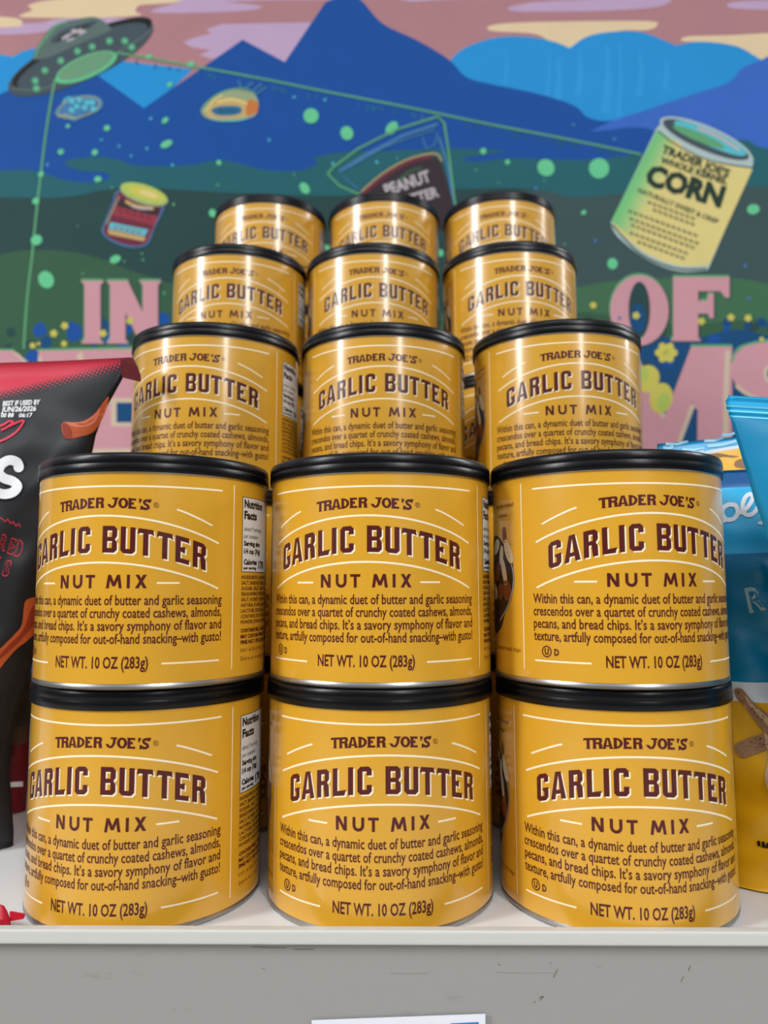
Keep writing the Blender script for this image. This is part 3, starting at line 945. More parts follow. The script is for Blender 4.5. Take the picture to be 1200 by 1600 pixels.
A.poly(catmull([(186, 300), (178, 316), (166, 345), (162, 362), (176, 375), (205, 384), (228, 380), (240, 355), (253, 325), (248, 312), (220, 306)], 5, True), g['maroon'], 1)
A.poly(catmull([(190, 312), (214, 320), (248, 326), (244, 336), (210, 330), (186, 322)], 5, True), g['cupdark'], 2)
A.poly([(180, 322), (246, 338), (242, 352), (176, 336)], g['jarred'], 2)
A.poly([(176, 336), (242, 352), (238, 362), (172, 348)], g['maroon'], 2.2)
A.poly([(172, 347), (232, 359), (226, 369), (170, 357)], g['aqua'], 2.5)
A.poly([(168, 358), (228, 371), (224, 377), (170, 366)], g['tan'], 2.5)
for k in range(5):
    A.stroke([(184 + k * 11, 331 + k * 2.7), (187 + k * 11, 326 + k * 2.7), (191 + k * 11, 334 + k * 2.7)], 2.2, g['maroon'], 3)
for k in range(5):
    A.stroke([(178 + k * 9, 352 + k * 1.9), (181 + k * 9, 357 + k * 1.9), (184 + k * 9, 352 + k * 1.9)], 1.8, g['jarred'], 3)
A.stroke(catmull([(186, 306), (178, 324), (166, 350)], 4), 2, g['bread'], 2.8)
A.stroke(catmull([(246, 340), (236, 362), (228, 376)], 4), 2, g['jarred'], 2.8)
A.stroke(catmull([(196, 314), (212, 322), (240, 326)], 4), 5, g['tan'], 3.2)
A.stroke(catmull([(206, 322), (220, 326), (236, 326)], 4), 3, g['white'], 3.3)
A.ellipse(225, 304, 39, 15, g['bread'], 4, .30)
A.ellipse(225, 302, 38, 13.5, g['lid'], 4.4, .30)
A.ellipse(228, 302, 28, 8, g['yellow'], 5, .30)
A.ellipse(232, 303, 15, 4.5, g['corn'], 5.4, .30)
mural_piece('painted_jam_jar', A, 1.1, mural)
A = Art()          # clear tub with a dark label
tub = [(512, 272), (520, 262), (560, 232), (620, 202), (684, 182), (694, 192), (700, 230), (710, 310), (716, 350), (590, 360), (560, 302), (530, 288)]
A.stroke(tub[:9], 3.2, g['glow'], 2)
A.stroke([(512, 272), (530, 290), (562, 304)], 3, g['glow'], 2)
A.stroke([(530, 268), (575, 240), (630, 212), (684, 194)], 5, g['ghost'], 2)
A.stroke([(545, 262), (600, 230), (680, 202)], 2.2, g['ghost'], 2)
A.stroke([(660, 214), (666, 232), (680, 226), (684, 206)], 2.2, g['ghost'], 2)
A.stroke([(686, 214), (700, 260), (708, 320)], 4, g['ghost'], 2)
A.stroke([(534, 274), (560, 296)], 2, g['ghost'], 2)
A.poly(catmull([(564, 304), (600, 274), (640, 252), (676, 244), (690, 256)], 5) + [(704, 300), (716, 352), (600, 380)], g['cupdark'], 3)
A.stroke(catmull([(566, 304), (600, 276), (640, 253), (676, 245)], 5), 5, g['maroon'], 4)
A.stroke(catmull([(564, 300), (598, 271), (640, 248), (680, 240), (690, 252)], 5), 2.2, g['tan'], 4)
text(A, 'PEANUT', 604, 306, 17, g['white'], 5, wd=74, bold=.04, flip=True, rot=-.33)
text(A, 'BUTTER', 622, 326, 15, g['white'], 5, wd=68, bold=.04, flip=True, rot=-.30)
A.stroke(catmull([(620, 285), (640, 268), (660, 262)], 4), 4, g['green'], 4.5)
mural_piece('painted_peanut_tub', A, 1.1, mural)
A = Art()          # tin of corn
A.poly([(1026, 200), (1040, 186)] + catmull([(1040, 186), (1090, 196), (1140, 216), (1177, 246)], 4) + [(1177, 256), (1106, 422)] + catmull([(1106, 422), (1060, 424), (1010, 405), (965, 370), (954, 348)], 4), g['tinlight'], 1)
A.poly([(1026, 204)] + catmull([(1026, 204), (1055, 226), (1110, 252), (1176, 264)], 4) + [(1108, 414)] + catmull([(1108, 414), (1060, 415), (1008, 395), (966, 360), (956, 344)], 4), g['corn'], 2)
for k in range(12):
    t0, t1 = k / 12, (k + 1) / 12
    w0, w1 = t0 * 40, t1 * 40
    e0, e1 = (1026 + w0, 204 + w0 * .55), (1026 + w1, 204 + w1 * .55)
    f0, f1 = (955 + w0, 345 + w0 * .85), (955 + w1, 345 + w1 * .85)
    A.poly([e0, e1, f1, f0], CORN0 + k, 2.5)
A.ellipse(1103, 218, 78, 21, g['tinlight'], 3, .40)
A.ellipse(1103, 218, 73, 17, g['slate'], 4, .40)
A.ellipse(1110, 216, 62, 12, g['aqua'], 5, .42)
A.ellipse(1092, 214, 44, 7, g['glow'], 6, .40)
A.stroke(catmull([(1090, 200), (1120, 212), (1155, 234)], 5), 5, g['white'], 7)
A.stroke(catmull([(1028, 204), (1056, 226), (1110, 251), (1174, 262)], 5), 2, g['ink'], 4)
A.stroke(catmull([(956, 350), (1000, 396), (1055, 419), (1104, 420)], 5), 2.4, g['ink'], 4)
rt = .30
text(A, 'TRADER JOE\u2019S', 1033, 238, 12, g['ink'], 5, wd=112, bold=.05, flip=True, rot=rt + .06)
text(A, 'WHOLE KERNEL', 1031, 254, 9.5, g['ink'], 5, wd=110, bold=.05, flip=True, rot=rt + .02)
text(A, 'CORN', 1006, 286, 30, g['ink'], 5, wd=126, bold=.06, flip=True, rot=rt)
text(A, 'NATURALLY SWEET & CRISP', 996, 300, 7, g['ink'], 5, wd=135, bold=.03, flip=True, rot=rt + .08)
for i, (x, y, l) in enumerate(((1012, 318, 86), (1020, 330, 72), (982, 332, 124), (984, 344, 120), (986, 354, 116), (984, 366, 106), (996, 380, 86))):
    for k in range(int(l / 9)):
        a = rt + .05
        xx, yy = x + k * 9 * math.cos(a), y + k * 9 * math.sin(a)
        A.stroke([(xx, yy), (xx + 2, yy - 4), (xx + 4, yy + 1), (xx + 6.5, yy - 2)], 1.7, g['ink'], 5)
mural_piece('painted_corn_tin', A, 1.1, mural)

# ---- the pink lettering
A = Art()


def big(ch, x, y, w_, h, s, b, serif):
    G = Art()
    for p in glyph(ch, w_, h, s, b, h * .1, serif):
        G.poly([(x + a, y - bb) for a, bb in p], g['pink'], 3)
    A.add(G, -1, -3.5, g['glow'], -2)
    A.add(G, 2.5, 1.5, g['forest'], -1)
    A.add(G)


big('I', 132, 537, 25, 98, 25, 12, 6)
big('N', 172, 537, 75, 98, 24, 12, 6)
big('O', 953, 540, 92, 110, 31, 10, 0)
big('F', 1052, 533, 88, 100, 39, 22, 5)
big('A', 330, 537, 78, 98, 24, 12, 6)
big('T', 600, 537, 84, 98, 26, 20, 6)
A.ellipse(999, 484, 17, 44, g['forest'], 3.5, 0, 24)
A.ellipse(997, 498, 12, 24, g['flowerblue'], 3.6, 0, 20)
# second row: huge letters with cream sides
ed, pk, fb = g['edge'], g['pink'], g['flowerblue']
A.poly([(-120, 545), (20, 545), (42, 566), (42, 780), (-120, 780)], g['glow'], 2)
A.poly([(-120, 548), (20, 548), (40, 568), (40, 780), (-120, 780)], pk, 3)
A.poly([(18, 548), (28, 552), (44, 566), (40, 568)], ed, 3.2)
A.poly([(56, 545), (212, 541), (340, 541), (340, 544), (56, 548)], g['glow'], 3)
A.poly([(60, 548), (340, 543), (340, 780), (60, 780)], pk, 3.2)
A.poly([(120, 555), (128, 549), (132, 566), (122, 572)], ed, 3.6)
A.poly([(172, 622), (212, 622), (212, 666), (174, 666)], ed, 3.6)
A.poly([(182, 629), (209, 629), (209, 660), (182, 660)], fb, 3.8)
A.stroke([(146, 706), (260, 704)], 9, ed, 3.7)
A.stroke([(62, 556), (62, 780)], 5, ed, 3.7)
A.poly([(340, 546), (420, 546), (480, 780), (340, 780)], pk, 3)
A.poly([(480, 546), (620, 546), (660, 780), (520, 780)], pk, 3)
A.poly([(700, 546), (860, 546), (860, 780), (720, 780)], pk, 3)
# M
A.poly([(880, 541), (985, 541), (1037, 654), (1080, 541), (1144, 541), (1144, 790), (1086, 790), (1085, 640), (1082, 628), (1030, 760), (1000, 760), (958, 640), (958, 790), (880, 790)], pk, 3)
A.stroke([(1079, 540), (1144, 540)], 4, g['glow'], 3.2)
A.stroke([(986, 541), (1002, 578), (1037, 652)], 8, ed, 3.6)
A.stroke([(1083, 632), (1072, 662), (1058, 700), (1040, 742)], 7, ed, 3.6)
A.stroke([(1137, 548), (1134, 620), (1134, 690)], 8, ed, 3.6)
A.poly([(1084, 636), (1090, 640), (1088, 790), (1060, 790), (1066, 690)], fb, 3.5)
# S
A.poly(catmull([(1200, 534), (1165, 540), (1145, 560), (1142, 580), (1152, 604), (1180, 622), (1215, 632), (1240, 660), (1230, 700), (1190, 712), (1150, 700), (1150, 760), (1220, 775), (1290, 740), (1300, 650), (1280, 560), (1250, 538)], 5, True), pk, 3.2)
A.stroke(catmull([(1143, 566), (1152, 546), (1172, 537), (1205, 531)], 5), 4, g['glow'], 3.4)
A.stroke(catmull([(1150, 602), (1165, 614), (1190, 626), (1215, 632)], 5), 6, ed, 3.6)
A.ellipse(1202, 584, 9, 14, ed, 3.7)
A.ellipse(1206, 584, 7, 10, fb, 3.9)
mural_piece('painted_lettering', A, .75, mural)

# ---- yellow blossoms
A = Art()
for x, y, s in ((51, 540, 5), (84, 521, 6), (101, 509, 6), (100, 537, 5), (161, 521, 6), (203, 501, 6), (927, 477, 5.5), (994, 493, 6), (1096, 502, 6), (1142, 496, 6), (1169, 497, 6), (60, 537, 3), (880, 520, 5), (1190, 530, 4)):
    for k in range(5):
        a = k * 2 * math.pi / 5 + x
        A.ellipse(x + s * .55 * math.cos(a), y + s * .55 * math.sin(a), s * .5, s * .4, g['yellow'], 1, a, 10)
    A.ellipse(x, y, s * .3, s * .3, g['lid'], 2, 0, 10)
for k in range(6):
    a = k * math.pi / 3
    A.ellipse(1041 + 10 * math.cos(a), 551 + 9 * math.sin(a), 8, 6.5, g['yellow'], 1, a, 14)
A.ellipse(1041, 551, 6, 5, g['lid'], 2, 0, 12)
A.stroke([(1036, 554), (1044, 548)], 2, g['orange'], 3)
A.ellipse(1011, 592, 19, 22, g['yellow'], 1, .4)
A.ellipse(1033, 622, 18, 24, g['yellow'], 1, .2)
A.ellipse(1037, 628, 10, 15, g['lid'], 2, .2)
A.ellipse(1006, 586, 8, 11, g['lid'], 2, .2)
mural_piece('painted_blossoms', A, 1.15, mural)

# ------------------------------------------------------------------ snack bags
def interp(tbl, v):
    if v <= tbl[0][0]:
        return tbl[0][1]
    for (a, x), (b, y) in zip(tbl, tbl[1:]):
        if v <= b:
            t = (v - a) / (b - a)
            return x + (y - x) * t
    return tbl[-1][1]


class Bag:
    """a crimped film pouch: two bulged faces meeting along the side edges"""

    def __init__(self, label, left, right, z0, top, y0, thick, mats, face_mat, lean=0.0, wr=0.0025, seed=0, group=None, ridges=None, cat='snack bag', name='snack_bag', nu=64, nv=84, seal=0.93, tw=(.0, .0), bulge_foot=.55):
        self.left, self.right, self.z0, self.top = left, right, z0, top
        self.y0, self.thick, self.lean, self.wr, self.seed, self.ridges = y0, thick, lean, wr, seed, ridges
        self.seal, self.tw, self.bulge_foot = seal, tw, bulge_foot
        self.mats = mats
        bm = bmesh.new()
        uvl = bm.loops.layers.uv.new('UVMap')
        rows = {}
        for side in (0, 1):
            rows[side] = [[None] * (nu + 1) for _ in range(nv + 1)]
            for j in range(nv + 1):
                for i in range(nu + 1):
                    if side and i in (0, nu):
                        rows[1][j][i] = rows[0][j][i]
                    else:
                        rows[side][j][i] = bm.verts.new(self.S(i / nu, j / nv, side))
            for j in range(nv):
                for i in range(nu):
                    q = [rows[side][j][i], rows[side][j][i + 1], rows[side][j + 1][i + 1], rows[side][j + 1][i]]
                    uv = [(i / nu, j / nv), ((i + 1) / nu, j / nv), ((i + 1) / nu, (j + 1) / nv), (i / nu, (j + 1) / nv)]
                    f = bm.faces.new(q)
                    f.smooth = True
                    for lp, c in zip(f.loops, uv):
                        lp[uvl].uv = c
                    f.material_index = face_mat(i / nu, j / nv, side)
                    if side:
                        f.normal_flip()
        for j in (0, nv):       # close foot and crimp
            for i in range(nu):
                q = []
                for v in (rows[0][j][i], rows[0][j][i + 1], rows[1][j][i + 1], rows[1][j][i]):
                    if v not in q:
                        q.append(v)
                if len(q) > 2:
                    f = bm.faces.new(q if j == 0 else q[::-1])
                    f.material_index = face_mat(.5, j / nv, 1)
        bm.normal_update()
        self.bm = bm
        self.tree = BVHTree.FromBMesh(bm)
        self.name, self.label, self.cat, self.group = name, label, cat, group

    def S(self, u, v, side):
        xl, xr = interp(self.left, v), interp(self.right, v)
        x = xl + (xr - xl) * u
        zt = interp(self.top, u)
        z = self.z0 + (zt - self.z0) * v
        e = max(0.0, 1 - (2 * u - 1) ** 2)
        gv = (self.bulge_foot + (1 - self.bulge_foot) * min(1, v / .25)) * (1 if v < .6 else max(0.0, (self.seal - v) / (self.seal - .6)) ** .75 if v < self.seal else 0)
        b = self.thick * e ** .6 * gv
        n = noise.noise(Vector((u * 5 + self.seed, v * 7, self.seed * 1.7 + side * 9))) + .6 * noise.noise(Vector((u * 13 + v * 6, v * 15 - u * 5 + self.seed, side * 5)))
        cr = abs(noise.noise(Vector((u * 7 - v * 5, v * 6 + self.seed * 2, 3.1 + side)))) * -1.2
        wv = self.wr * (n + cr + .9) * min(1, e * 3) * min(1, gv * 1.6)
        y_off = self.wr * .5 * noise.noise(Vector((u * 4 + self.seed * 3, v * 3, 8.8))) * min(1, v * 4)
        y = self.y0 + self.lean * v + self.tw[0] * (u - .5) + self.tw[1] * (u - .5) * v
        if self.ridges and v > self.ridges[0]:
            y += .0006 * math.sin((v - self.ridges[0]) / (1 - self.ridges[0]) * math.pi * 2 * self.ridges[1])
        y += y_off
        y += (-(b + .0003) - wv) if side == 0 else (b * .8 + .0003 + wv)
        return Vector((x, y, z))

    def decal(self, art, off=.0004, cut=(8, 8)):
        def place(x, y, l):
            d = (at(x, y, self.y0) - CAM).normalized()
            hit = self.tree.ray_cast(CAM, d)
            if hit[0] is None:
                p = at(x, y, self.y0 - .001)
                return p
            return hit[0] - d * (off + l * .00012)
        art.to_bm(self.bm, place, cut=(cut[0], cut[1]) if cut else None)

    def done(self):
        me = bpy.data.meshes.new(self.name)
        self.bm.to_mesh(me)
        self.bm.free()
        o = link(self.name, me, self.mats)
        tag(o, self.label, self.cat, self.group)
        return o


def ux(x, y, Y):
    return at(x, y, Y).x


def uz(x, y, Y):
    return at(x, y, Y).z


def film(name, c, rough=.4, coat=.0, spec=.4):
    return mat(name, c, rough, coat=coat, spec=spec)


def halftone():
    """black film turning into a red band through rows of dots (uses the pouch's own UV map)"""
    m = bpy.data.materials.new('film_black_red_band')
    m.use_nodes = True
    nt = m.node_tree
    p = nt.nodes['Principled BSDF']
    p.inputs['Roughness'].default_value = .42
    uv = nt.nodes.new('ShaderNodeUVMap')
    sp = nt.nodes.new('ShaderNodeSeparateXYZ')
    nt.links.new(uv.outputs[0], sp.inputs[0])

    def mth(op, a, b=None):
        n = nt.nodes.new('ShaderNodeMath')
        n.operation = op
        for i, s in enumerate((a, b)):
            if s is None:
                continue
            if isinstance(s, (int, float)):
                n.inputs[i].default_value = s
            else:
                nt.links.new(s, n.inputs[i])
        return n.outputs[0]
    # d: 0 at the lower end of the dots, 1 where the band turns solid; the border dips towards the left
    edge = mth('ADD', mth('MULTIPLY', sp.outputs[0], .25), .718)
    d = mth('DIVIDE', mth('SUBTRACT', sp.outputs[1], edge), .038)
    fx = mth('SUBTRACT', mth('FRACT', mth('MULTIPLY', sp.outputs[0], 110)), .5)
    fy = mth('SUBTRACT', mth('FRACT', mth('ADD', mth('MULTIPLY', sp.outputs[1], 150), mth('MULTIPLY', mth('FLOOR', mth('MULTIPLY', sp.outputs[0], 110)), .5))), .5)
    rr = mth('SQRT', mth('ADD', mth('MULTIPLY', fx, fx), mth('MULTIPLY', fy, fy)))
    dots = mth('LESS_THAN', rr, mth('MULTIPLY', d, .62))
    solid = mth('GREATER_THAN', d, 1.0)
    fac = mth('MAXIMUM', dots, solid)
    mx = nt.nodes.new('ShaderNodeMix')
    mx.data_type = 'RGBA'
    mx.inputs['A'].default_value = rgb(21, 24, 31)
    mx.inputs['B'].default_value = rgb(200, 40, 66)
    nt.links.new(fac, mx.inputs['Factor'])
    nt.links.new(mx.outputs['Result'], p.inputs['Base Color'])
    return m


# black bag with red top band, left of the stack --------------------------------------
YB = .054
pts = [(1300, 22), (1210, 16), (1150, 20), (1050, 48), (1000, 60), (900, 84), (800, 112), (705, 145), (680, 150), (640, 165), (592, 192), (560, 205)]
zt = uz(205, 559, YB)
right = [(min(1, max(0, uz(x, y, YB) / zt)), ux(x, y, YB)) for y, x in pts]
left = [(0, ux(-430, 1300, YB)), (.3, ux(-450, 1100, YB)), (.9, ux(-440, 600, YB)), (1, ux(-440, 560, YB))]
bag = Bag('black snack bag with red top band and curled orange chips, left of the cans', left, right, 0.0008, [(0, uz(-430, 585, YB)), (.65, uz(0, 568, YB)), (1, zt)], YB, .030,
          [halftone(), film('print_red_bright', rgb(214, 52, 78)), film('print_white', rgb(238, 240, 244)), film('print_chip', rgb(196, 88, 40), .6), film('print_chip_light', rgb(226, 120, 84), .6),
           film('film_black', rgb(26, 27, 31)), film('print_ink', rgb(12, 12, 14)), film('film_dark_red', rgb(86, 4, 14), .6, 0, .2), film('print_chip_deep', rgb(150, 52, 24), .6)],
          lambda u, v, s: 0 if s == 0 else 5, lean=.0, wr=.0035, seed=2.3, seal=.97, bulge_foot=.6)
A = Art()
text(A, 'BEST IF USED BY', 4, 634, 7, 2, 1, wd=58, bold=.03, flip=True, rot=-.04, shear=.2)
text(A, 'JUN/26/2026', 2, 643.5, 7.6, 2, 1, wd=54, bold=.03, flip=True, rot=-.03, shear=.2)
text(A, '00 B8', 1, 652, 6.2, 2, 1, wd=20, bold=.03, flip=True, rot=-.02, shear=.2)
text(A, '06:17', 29, 652, 6.2, 2, 1, wd=21, bold=.03, flip=True, rot=-.02, shear=.2)
A.stroke(catmull([(-12, 668), (4, 664), (14, 658), (20, 660), (10, 668), (2, 672), (22, 662), (36, 657), (34, 664), (24, 676), (8, 686), (-8, 692)], 5), 3.4, 1, 1)
# big brush-lettered s
sp_ = catmull([(30, 730), (26, 722), (14, 719), (2, 726), (-2, 738), (6, 747), (20, 752), (27, 760), (20, 769), (6, 772), (-8, 768)], 6)
A.stroke(sp_, 20, 6, 1, 20)
A.stroke(sp_, 15, 2, 2, 15)
A.ellipse(29, 730, 8, 8, 2, 2)
A.stroke(catmull([(-30, 806), (-10, 806), (2, 810), (8, 815), (12, 811), (17, 818), (21, 815), (25, 822), (29, 818), (32, 824)], 4), 1.4, 1, 1)
def outl(ch, x, y, h, wd, rot):
    a = Art()
    text(a, ch, x, y, h, 1, 1, wd=wd, bold=.03, flip=True, rot=rot)
    text(a, ch, x + 1.0, y - .9, h - 1.8, 6, 2, wd=wd - 2, bold=.0, flip=True, rot=rot)
    A.add(a)


outl('R', -17, 853, 24, 11, .28)
outl('R', -3, 858, 24, 11, .28)
outl('E', 11, 864, 24, 9, .28)
outl('D', 22, 868, 25, 10, .28)
outl('K', -14, 892, 24, 11, .3)
outl('S', 2, 898, 24, 11, .3)
# curled chips printed on the film
A.poly(catmull([(96, 668), (97, 662), (102, 659), (118, 660), (132, 657), (146, 648), (156, 636), (163, 626), (170, 620), (166, 640), (156, 662), (144, 676), (126, 682), (106, 686), (99, 680)], 5, True), 3, 1)
A.poly(catmull([(103, 660), (118, 660), (134, 657), (148, 647), (156, 637), (154, 650), (146, 662), (132, 667), (116, 667)], 5, True), 4, 2)
A.poly(catmull([(97, 664), (103, 662), (112, 672), (112, 684), (102, 685)], 5, True), 8, 1.6)
A.stroke(catmull([(120, 662), (134, 662), (146, 654)], 4), 1.2, 8, 3)
A.poly(catmull([(-30, 1050), (-10, 1024), (8, 1006), (22, 992), (34, 976), (38, 945), (44, 936), (60, 934), (70, 950), (62, 980), (44, 1000), (26, 1014), (8, 1034), (-20, 1068)], 5, True), 3, 1)
A.poly(catmull([(-10, 1036), (10, 1012), (30, 992), (40, 976), (48, 952), (56, 946), (54, 972), (36, 996), (14, 1018)], 5, True), 8, 2)
bag.decal(A, cut=(6, 6))
# folded-over crimp corner
bm = bag.bm
c = [(188, 563), (207, 558), (214, 572), (219, 586), (219, 596), (190, 589)]
vs = [bm.verts.new(at(x, y, YB - .0015 - (0.002 if x > 210 else 0))) for x, y in c]
vb = [bm.verts.new(v.co + Vector((0, .0012, 0))) for v in vs]
fs = [bm.faces.new(vs[::-1]), bm.faces.new(vb)]
for i in range(len(vs)):
    j = (i + 1) % len(vs)
    fs.append(bm.faces.new((vs[i], vs[j], vb[j], vb[i])))
for f in fs:
    f.material_index = 7
bag.done()

# second bag further back on the left, only its edge shows ------------------------------
YD = .115
b2 = Bag('dark snack bag with silvery crumpled edge and red foot, tucked behind the black bag', [(0, ux(-300, 1230, YD)), (1, ux(-320, 800, YD))],
         [(0, ux(42, 1240, YD)), (.15, ux(46, 1200, YD)), (.4, ux(52, 1100, YD)), (.8, ux(40, 980, YD)), (1, ux(44, 800, YD))], 0.0008, [(0, uz(-300, 820, YD)), (1, uz(20, 830, YD))], YD, .018,
         [film('film_greyblack', rgb(58, 56, 58), .3), film('film_red', rgb(112, 10, 26)), film('print_white', rgb(238, 240, 244)), film('film_brown', rgb(88, 58, 46))],
         lambda u, v, s: 1 if v < .23 else (3 if v < .29 else 0), wr=.006, seed=7.1)
A = Art()
A.poly([(16, 1222), (36, 1221), (36, 1229), (16, 1230)], 2, 1)
b2.decal(A, cut=None)
b2.done()

# red bag corner lying at the shelf lip, lower left ---------------------------------------
YE = -.043
b3 = Bag('bright red bag corner lying flat at the shelf lip, lower left', [(0, -.30), (1, -.30)],
         [(0, ux(19, 1438, YE)), (.5, ux(17, 1415, YE)), (1, ux(8, 1396, YE))], 0.0008, [(0, .016), (.8, .014), (1, .010)], YE, .0075,
         [film('film_scarlet', rgb(196, 26, 48), .4)], lambda u, v, s: 0, wr=.0012, seed=3.3, seal=1.01, bulge_foot=.8, nv=30)
bm = b3.bm
vs = [bm.verts.new(p) for p in (at(15, 1425, YE), at(38, 1429, YE), at(36, 1436, YE), at(15, 1440, YE))]
vb = [bm.verts.new(v.co + Vector((0, .001, .0))) for v in vs]
bm.faces.new(vs[::-1])
bm.faces.new(vb)
for i in range(4):
    j = (i + 1) % 4
    bm.faces.new((vs[i], vs[j], vb[j], vb[i]))
b3.done()

# pretzel-yellow and teal bag standing right of the stack -----------------------------------
YR = .004
zt = uz(1150, 728, YR)


def vz(y):
    return min(1, max(0, uz(1150, y, YR) / zt))


TEAL, WHI, YLW, NVY, LTB, PRT, STK, STL, INK2, STD, GHO = range(11)
bag_mats = [film('film_teal', rgb(0, 122, 166), .42), film('film_white', rgb(214, 218, 226)), film('film_yellow', rgb(214, 158, 12), .36), film('film_navyteal', rgb(0, 92, 156), .42), film('film_lightblue', rgb(40, 182, 232), .42),
            film('print_white', rgb(238, 240, 244)), film('print_stick', rgb(150, 112, 78), .7), film('print_stick_light', rgb(190, 160, 128), .7), film('print_ink', rgb(12, 12, 14)), film('print_stick_dark', rgb(104, 72, 50), .7),
            film('print_ghost', rgb(150, 180, 190), .4)]


def bands(u, v, s):
    if v < vz(1101):
        return YLW
    if v < vz(1066):
        return WHI
    if v < vz(868):
        return TEAL
    if v < vz(757):
        return LTB
    return NVY


b4 = Bag('blue snack bag with white band, yellow foot and seasoned sticks, standing right of the cans', [(0, .1525), (.5, .1515), (1, .1500)], [(0, .345), (1, .345)], 0.0008, [(0, zt * .998), (.35, uz(1175, 722, YR)), (1, zt * 1.02)], YR, .019,
         bag_mats, bands, lean=.014, wr=.008, seed=5.2, seal=.955, bulge_foot=.7, nu=90, nv=110)
A = Art()
ol = [(1132, 812), (1128, 798), (1137, 789), (1149, 790), (1153, 800), (1147, 810), (1136, 812), (1130, 806)]
A.stroke(catmull(ol, 5), 7.0, PRT, 1)
A.stroke(catmull([(1150, 801), (1160, 800), (1170, 790), (1176, 778), (1172, 772), (1164, 778), (1160, 792), (1164, 803), (1174, 804), (1182, 796), (1190, 780)], 5), 6.6, PRT, 1)
A.ellipse(1130, 814, 5, 3, PRT, 1)
A.ellipse(1190, 817, 6, 3, PRT, 1)
text(A, 'R', 1171, 957, 37, GHO, 1, wd=27, bold=.03, flip=True, rot=-.22)
text(A, 'R', 1175.5, 953, 29, TEAL, 2, wd=18, bold=-.005, flip=True, rot=-.22)
A.poly(catmull([(1147, 1080), (1150, 1076), (1160, 1077), (1172, 1092), (1186, 1106), (1204, 1120), (1230, 1150), (1218, 1160), (1196, 1146), (1178, 1124), (1164, 1104), (1152, 1092)], 5, True), STK, 2)
A.poly(catmull([(1164, 1086), (1176, 1100), (1196, 1118), (1220, 1146), (1200, 1134), (1182, 1114), (1168, 1098)], 5, True), STL, 3)
A.poly(catmull([(1149, 1172), (1150, 1162), (1162, 1156), (1180, 1150), (1198, 1144), (1216, 1140), (1214, 1162), (1196, 1172), (1176, 1180), (1160, 1184)], 5, True), STK, 1)
A.poly(catmull([(1194, 1140), (1212, 1136), (1218, 1180), (1214, 1230), (1200, 1234), (1195, 1212), (1200, 1180)], 5, True), STL, 1.5)
rs = random.Random(11)
for (x0, y0), (x1, y1), hw in (((1150, 1082), (1215, 1148), 5), ((1154, 1172), (1208, 1152), 8), ((1206, 1142), (1208, 1226), 6)):
    ln = math.hypot(x1 - x0, y1 - y0)
    for k in range(34):
        t, o = rs.random(), rs.uniform(-hw, hw)
        A.ellipse(x0 + (x1 - x0) * t - (y1 - y0) / ln * o, y0 + (y1 - y0) * t + (x1 - x0) / ln * o, rs.uniform(.8, 2.6), rs.uniform(.5, 1.2), rs.choice((STD, STD, STL, STK)), 4 + .02 * k, math.atan2(y1 - y0, x1 - x0) + rs.uniform(-.4, .4), 8)
for x, y in ((1185, 1314), (1192, 1315), (1199, 1317)):      # tops of dark capitals showing over the fold
    A.stroke([(x, y), (x + 1.5, y + 8)], 4.6, INK2, 1)
A.stroke([(1190, 1322), (1203, 1324)], 3.5, INK2, 1.2)
b4.decal(A, cut=(6, 6))
b4.done()

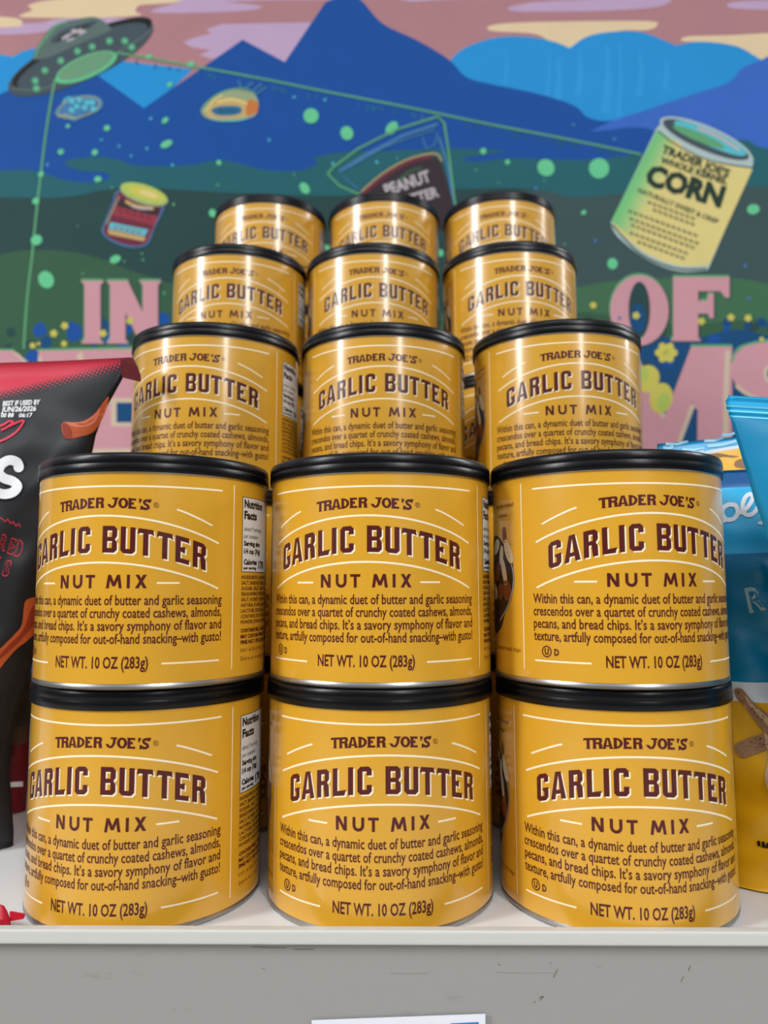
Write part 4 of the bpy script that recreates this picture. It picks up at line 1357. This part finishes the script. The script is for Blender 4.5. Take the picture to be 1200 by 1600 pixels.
# teal bag leaning in from the right, crimped top corner -----------------------------------
YA = -.040
ztA = uz(1200, 628, YA)
lf = [(0, ux(1385, 1420, YA))]
for x, y in ((1300, 1150), (1250, 1000), (1202, 835), (1186, 792), (1175, 751), (1167, 727), (1154, 680), (1142, 641), (1146, 613)):
    lf.append((min(1, uz(x, y, YA) / ztA), ux(x, y, YA)))
b5 = Bag('teal blue snack bag with crimped top corner leaning in at the right edge', lf, [(0, .33), (.5, .34), (1, .34)], 0.0008, [(0, uz(1146, 613, YA)), (.3, uz(1200, 632, YA)), (1, uz(1330, 668, YA))], YA, .010,
         [film('film_teal_deep', rgb(0, 130, 176), .48), film('film_cyan', rgb(0, 160, 216), .45), film('film_cyan_pale', rgb(120, 220, 246), .45)],
         lambda u, v, s: 0 if v < .955 else (2 if int((v - .955) * 300 + .01) % 3 == 0 else 1) if v < .984 else 1, wr=.004, seed=9.4, seal=.955, ridges=(.955, 3), tw=(.0, -.012), nv=300)
b5.done()

# third bag behind, only its crumpled top shows --------------------------------------------
YC = .082
ztC = uz(1030, 694, YC)
b6 = Bag('crumpled pale blue and yellow snack bag top peeking out behind the right-hand can', [(0, ux(1040, 1100, YC)), (.6, ux(1034, 900, YC)), (1, ux(1026, 700, YC))], [(0, .36), (1, .36)], 0.0008, [(0, ztC), (.22, uz(1100, 683, YC)), (.5, uz(1180, 668, YC)), (1, uz(1300, 665, YC))], YC, .022,
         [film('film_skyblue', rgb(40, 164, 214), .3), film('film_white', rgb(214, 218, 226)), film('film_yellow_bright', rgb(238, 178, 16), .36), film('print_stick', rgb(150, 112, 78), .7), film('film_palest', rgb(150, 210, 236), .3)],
         lambda u, v, s: 0, wr=.0045, seed=12.2, seal=.99)
A = Art()
A.poly([(1110, 706), (1130, 701), (1180, 693), (1230, 690), (1230, 760), (1100, 760)], 2, 1)
A.stroke([(1095, 709), (1130, 702), (1180, 694), (1230, 689)], 5, 1, 1.5)
A.poly(catmull([(1105, 712), (1120, 708), (1140, 711), (1154, 713), (1146, 715), (1128, 714), (1112, 720)], 4, True), 3, 2)
A.poly(catmull([(1148, 722), (1158, 717), (1172, 720), (1172, 732), (1150, 730)], 4, True), 3, 2)
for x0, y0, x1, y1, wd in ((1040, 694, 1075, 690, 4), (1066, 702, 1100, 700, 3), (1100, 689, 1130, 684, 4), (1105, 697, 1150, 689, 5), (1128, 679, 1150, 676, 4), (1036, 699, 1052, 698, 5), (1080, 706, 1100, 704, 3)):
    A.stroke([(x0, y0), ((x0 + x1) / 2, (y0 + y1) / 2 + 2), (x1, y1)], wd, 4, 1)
b6.decal(A, cut=(8, 8))
b6.done()
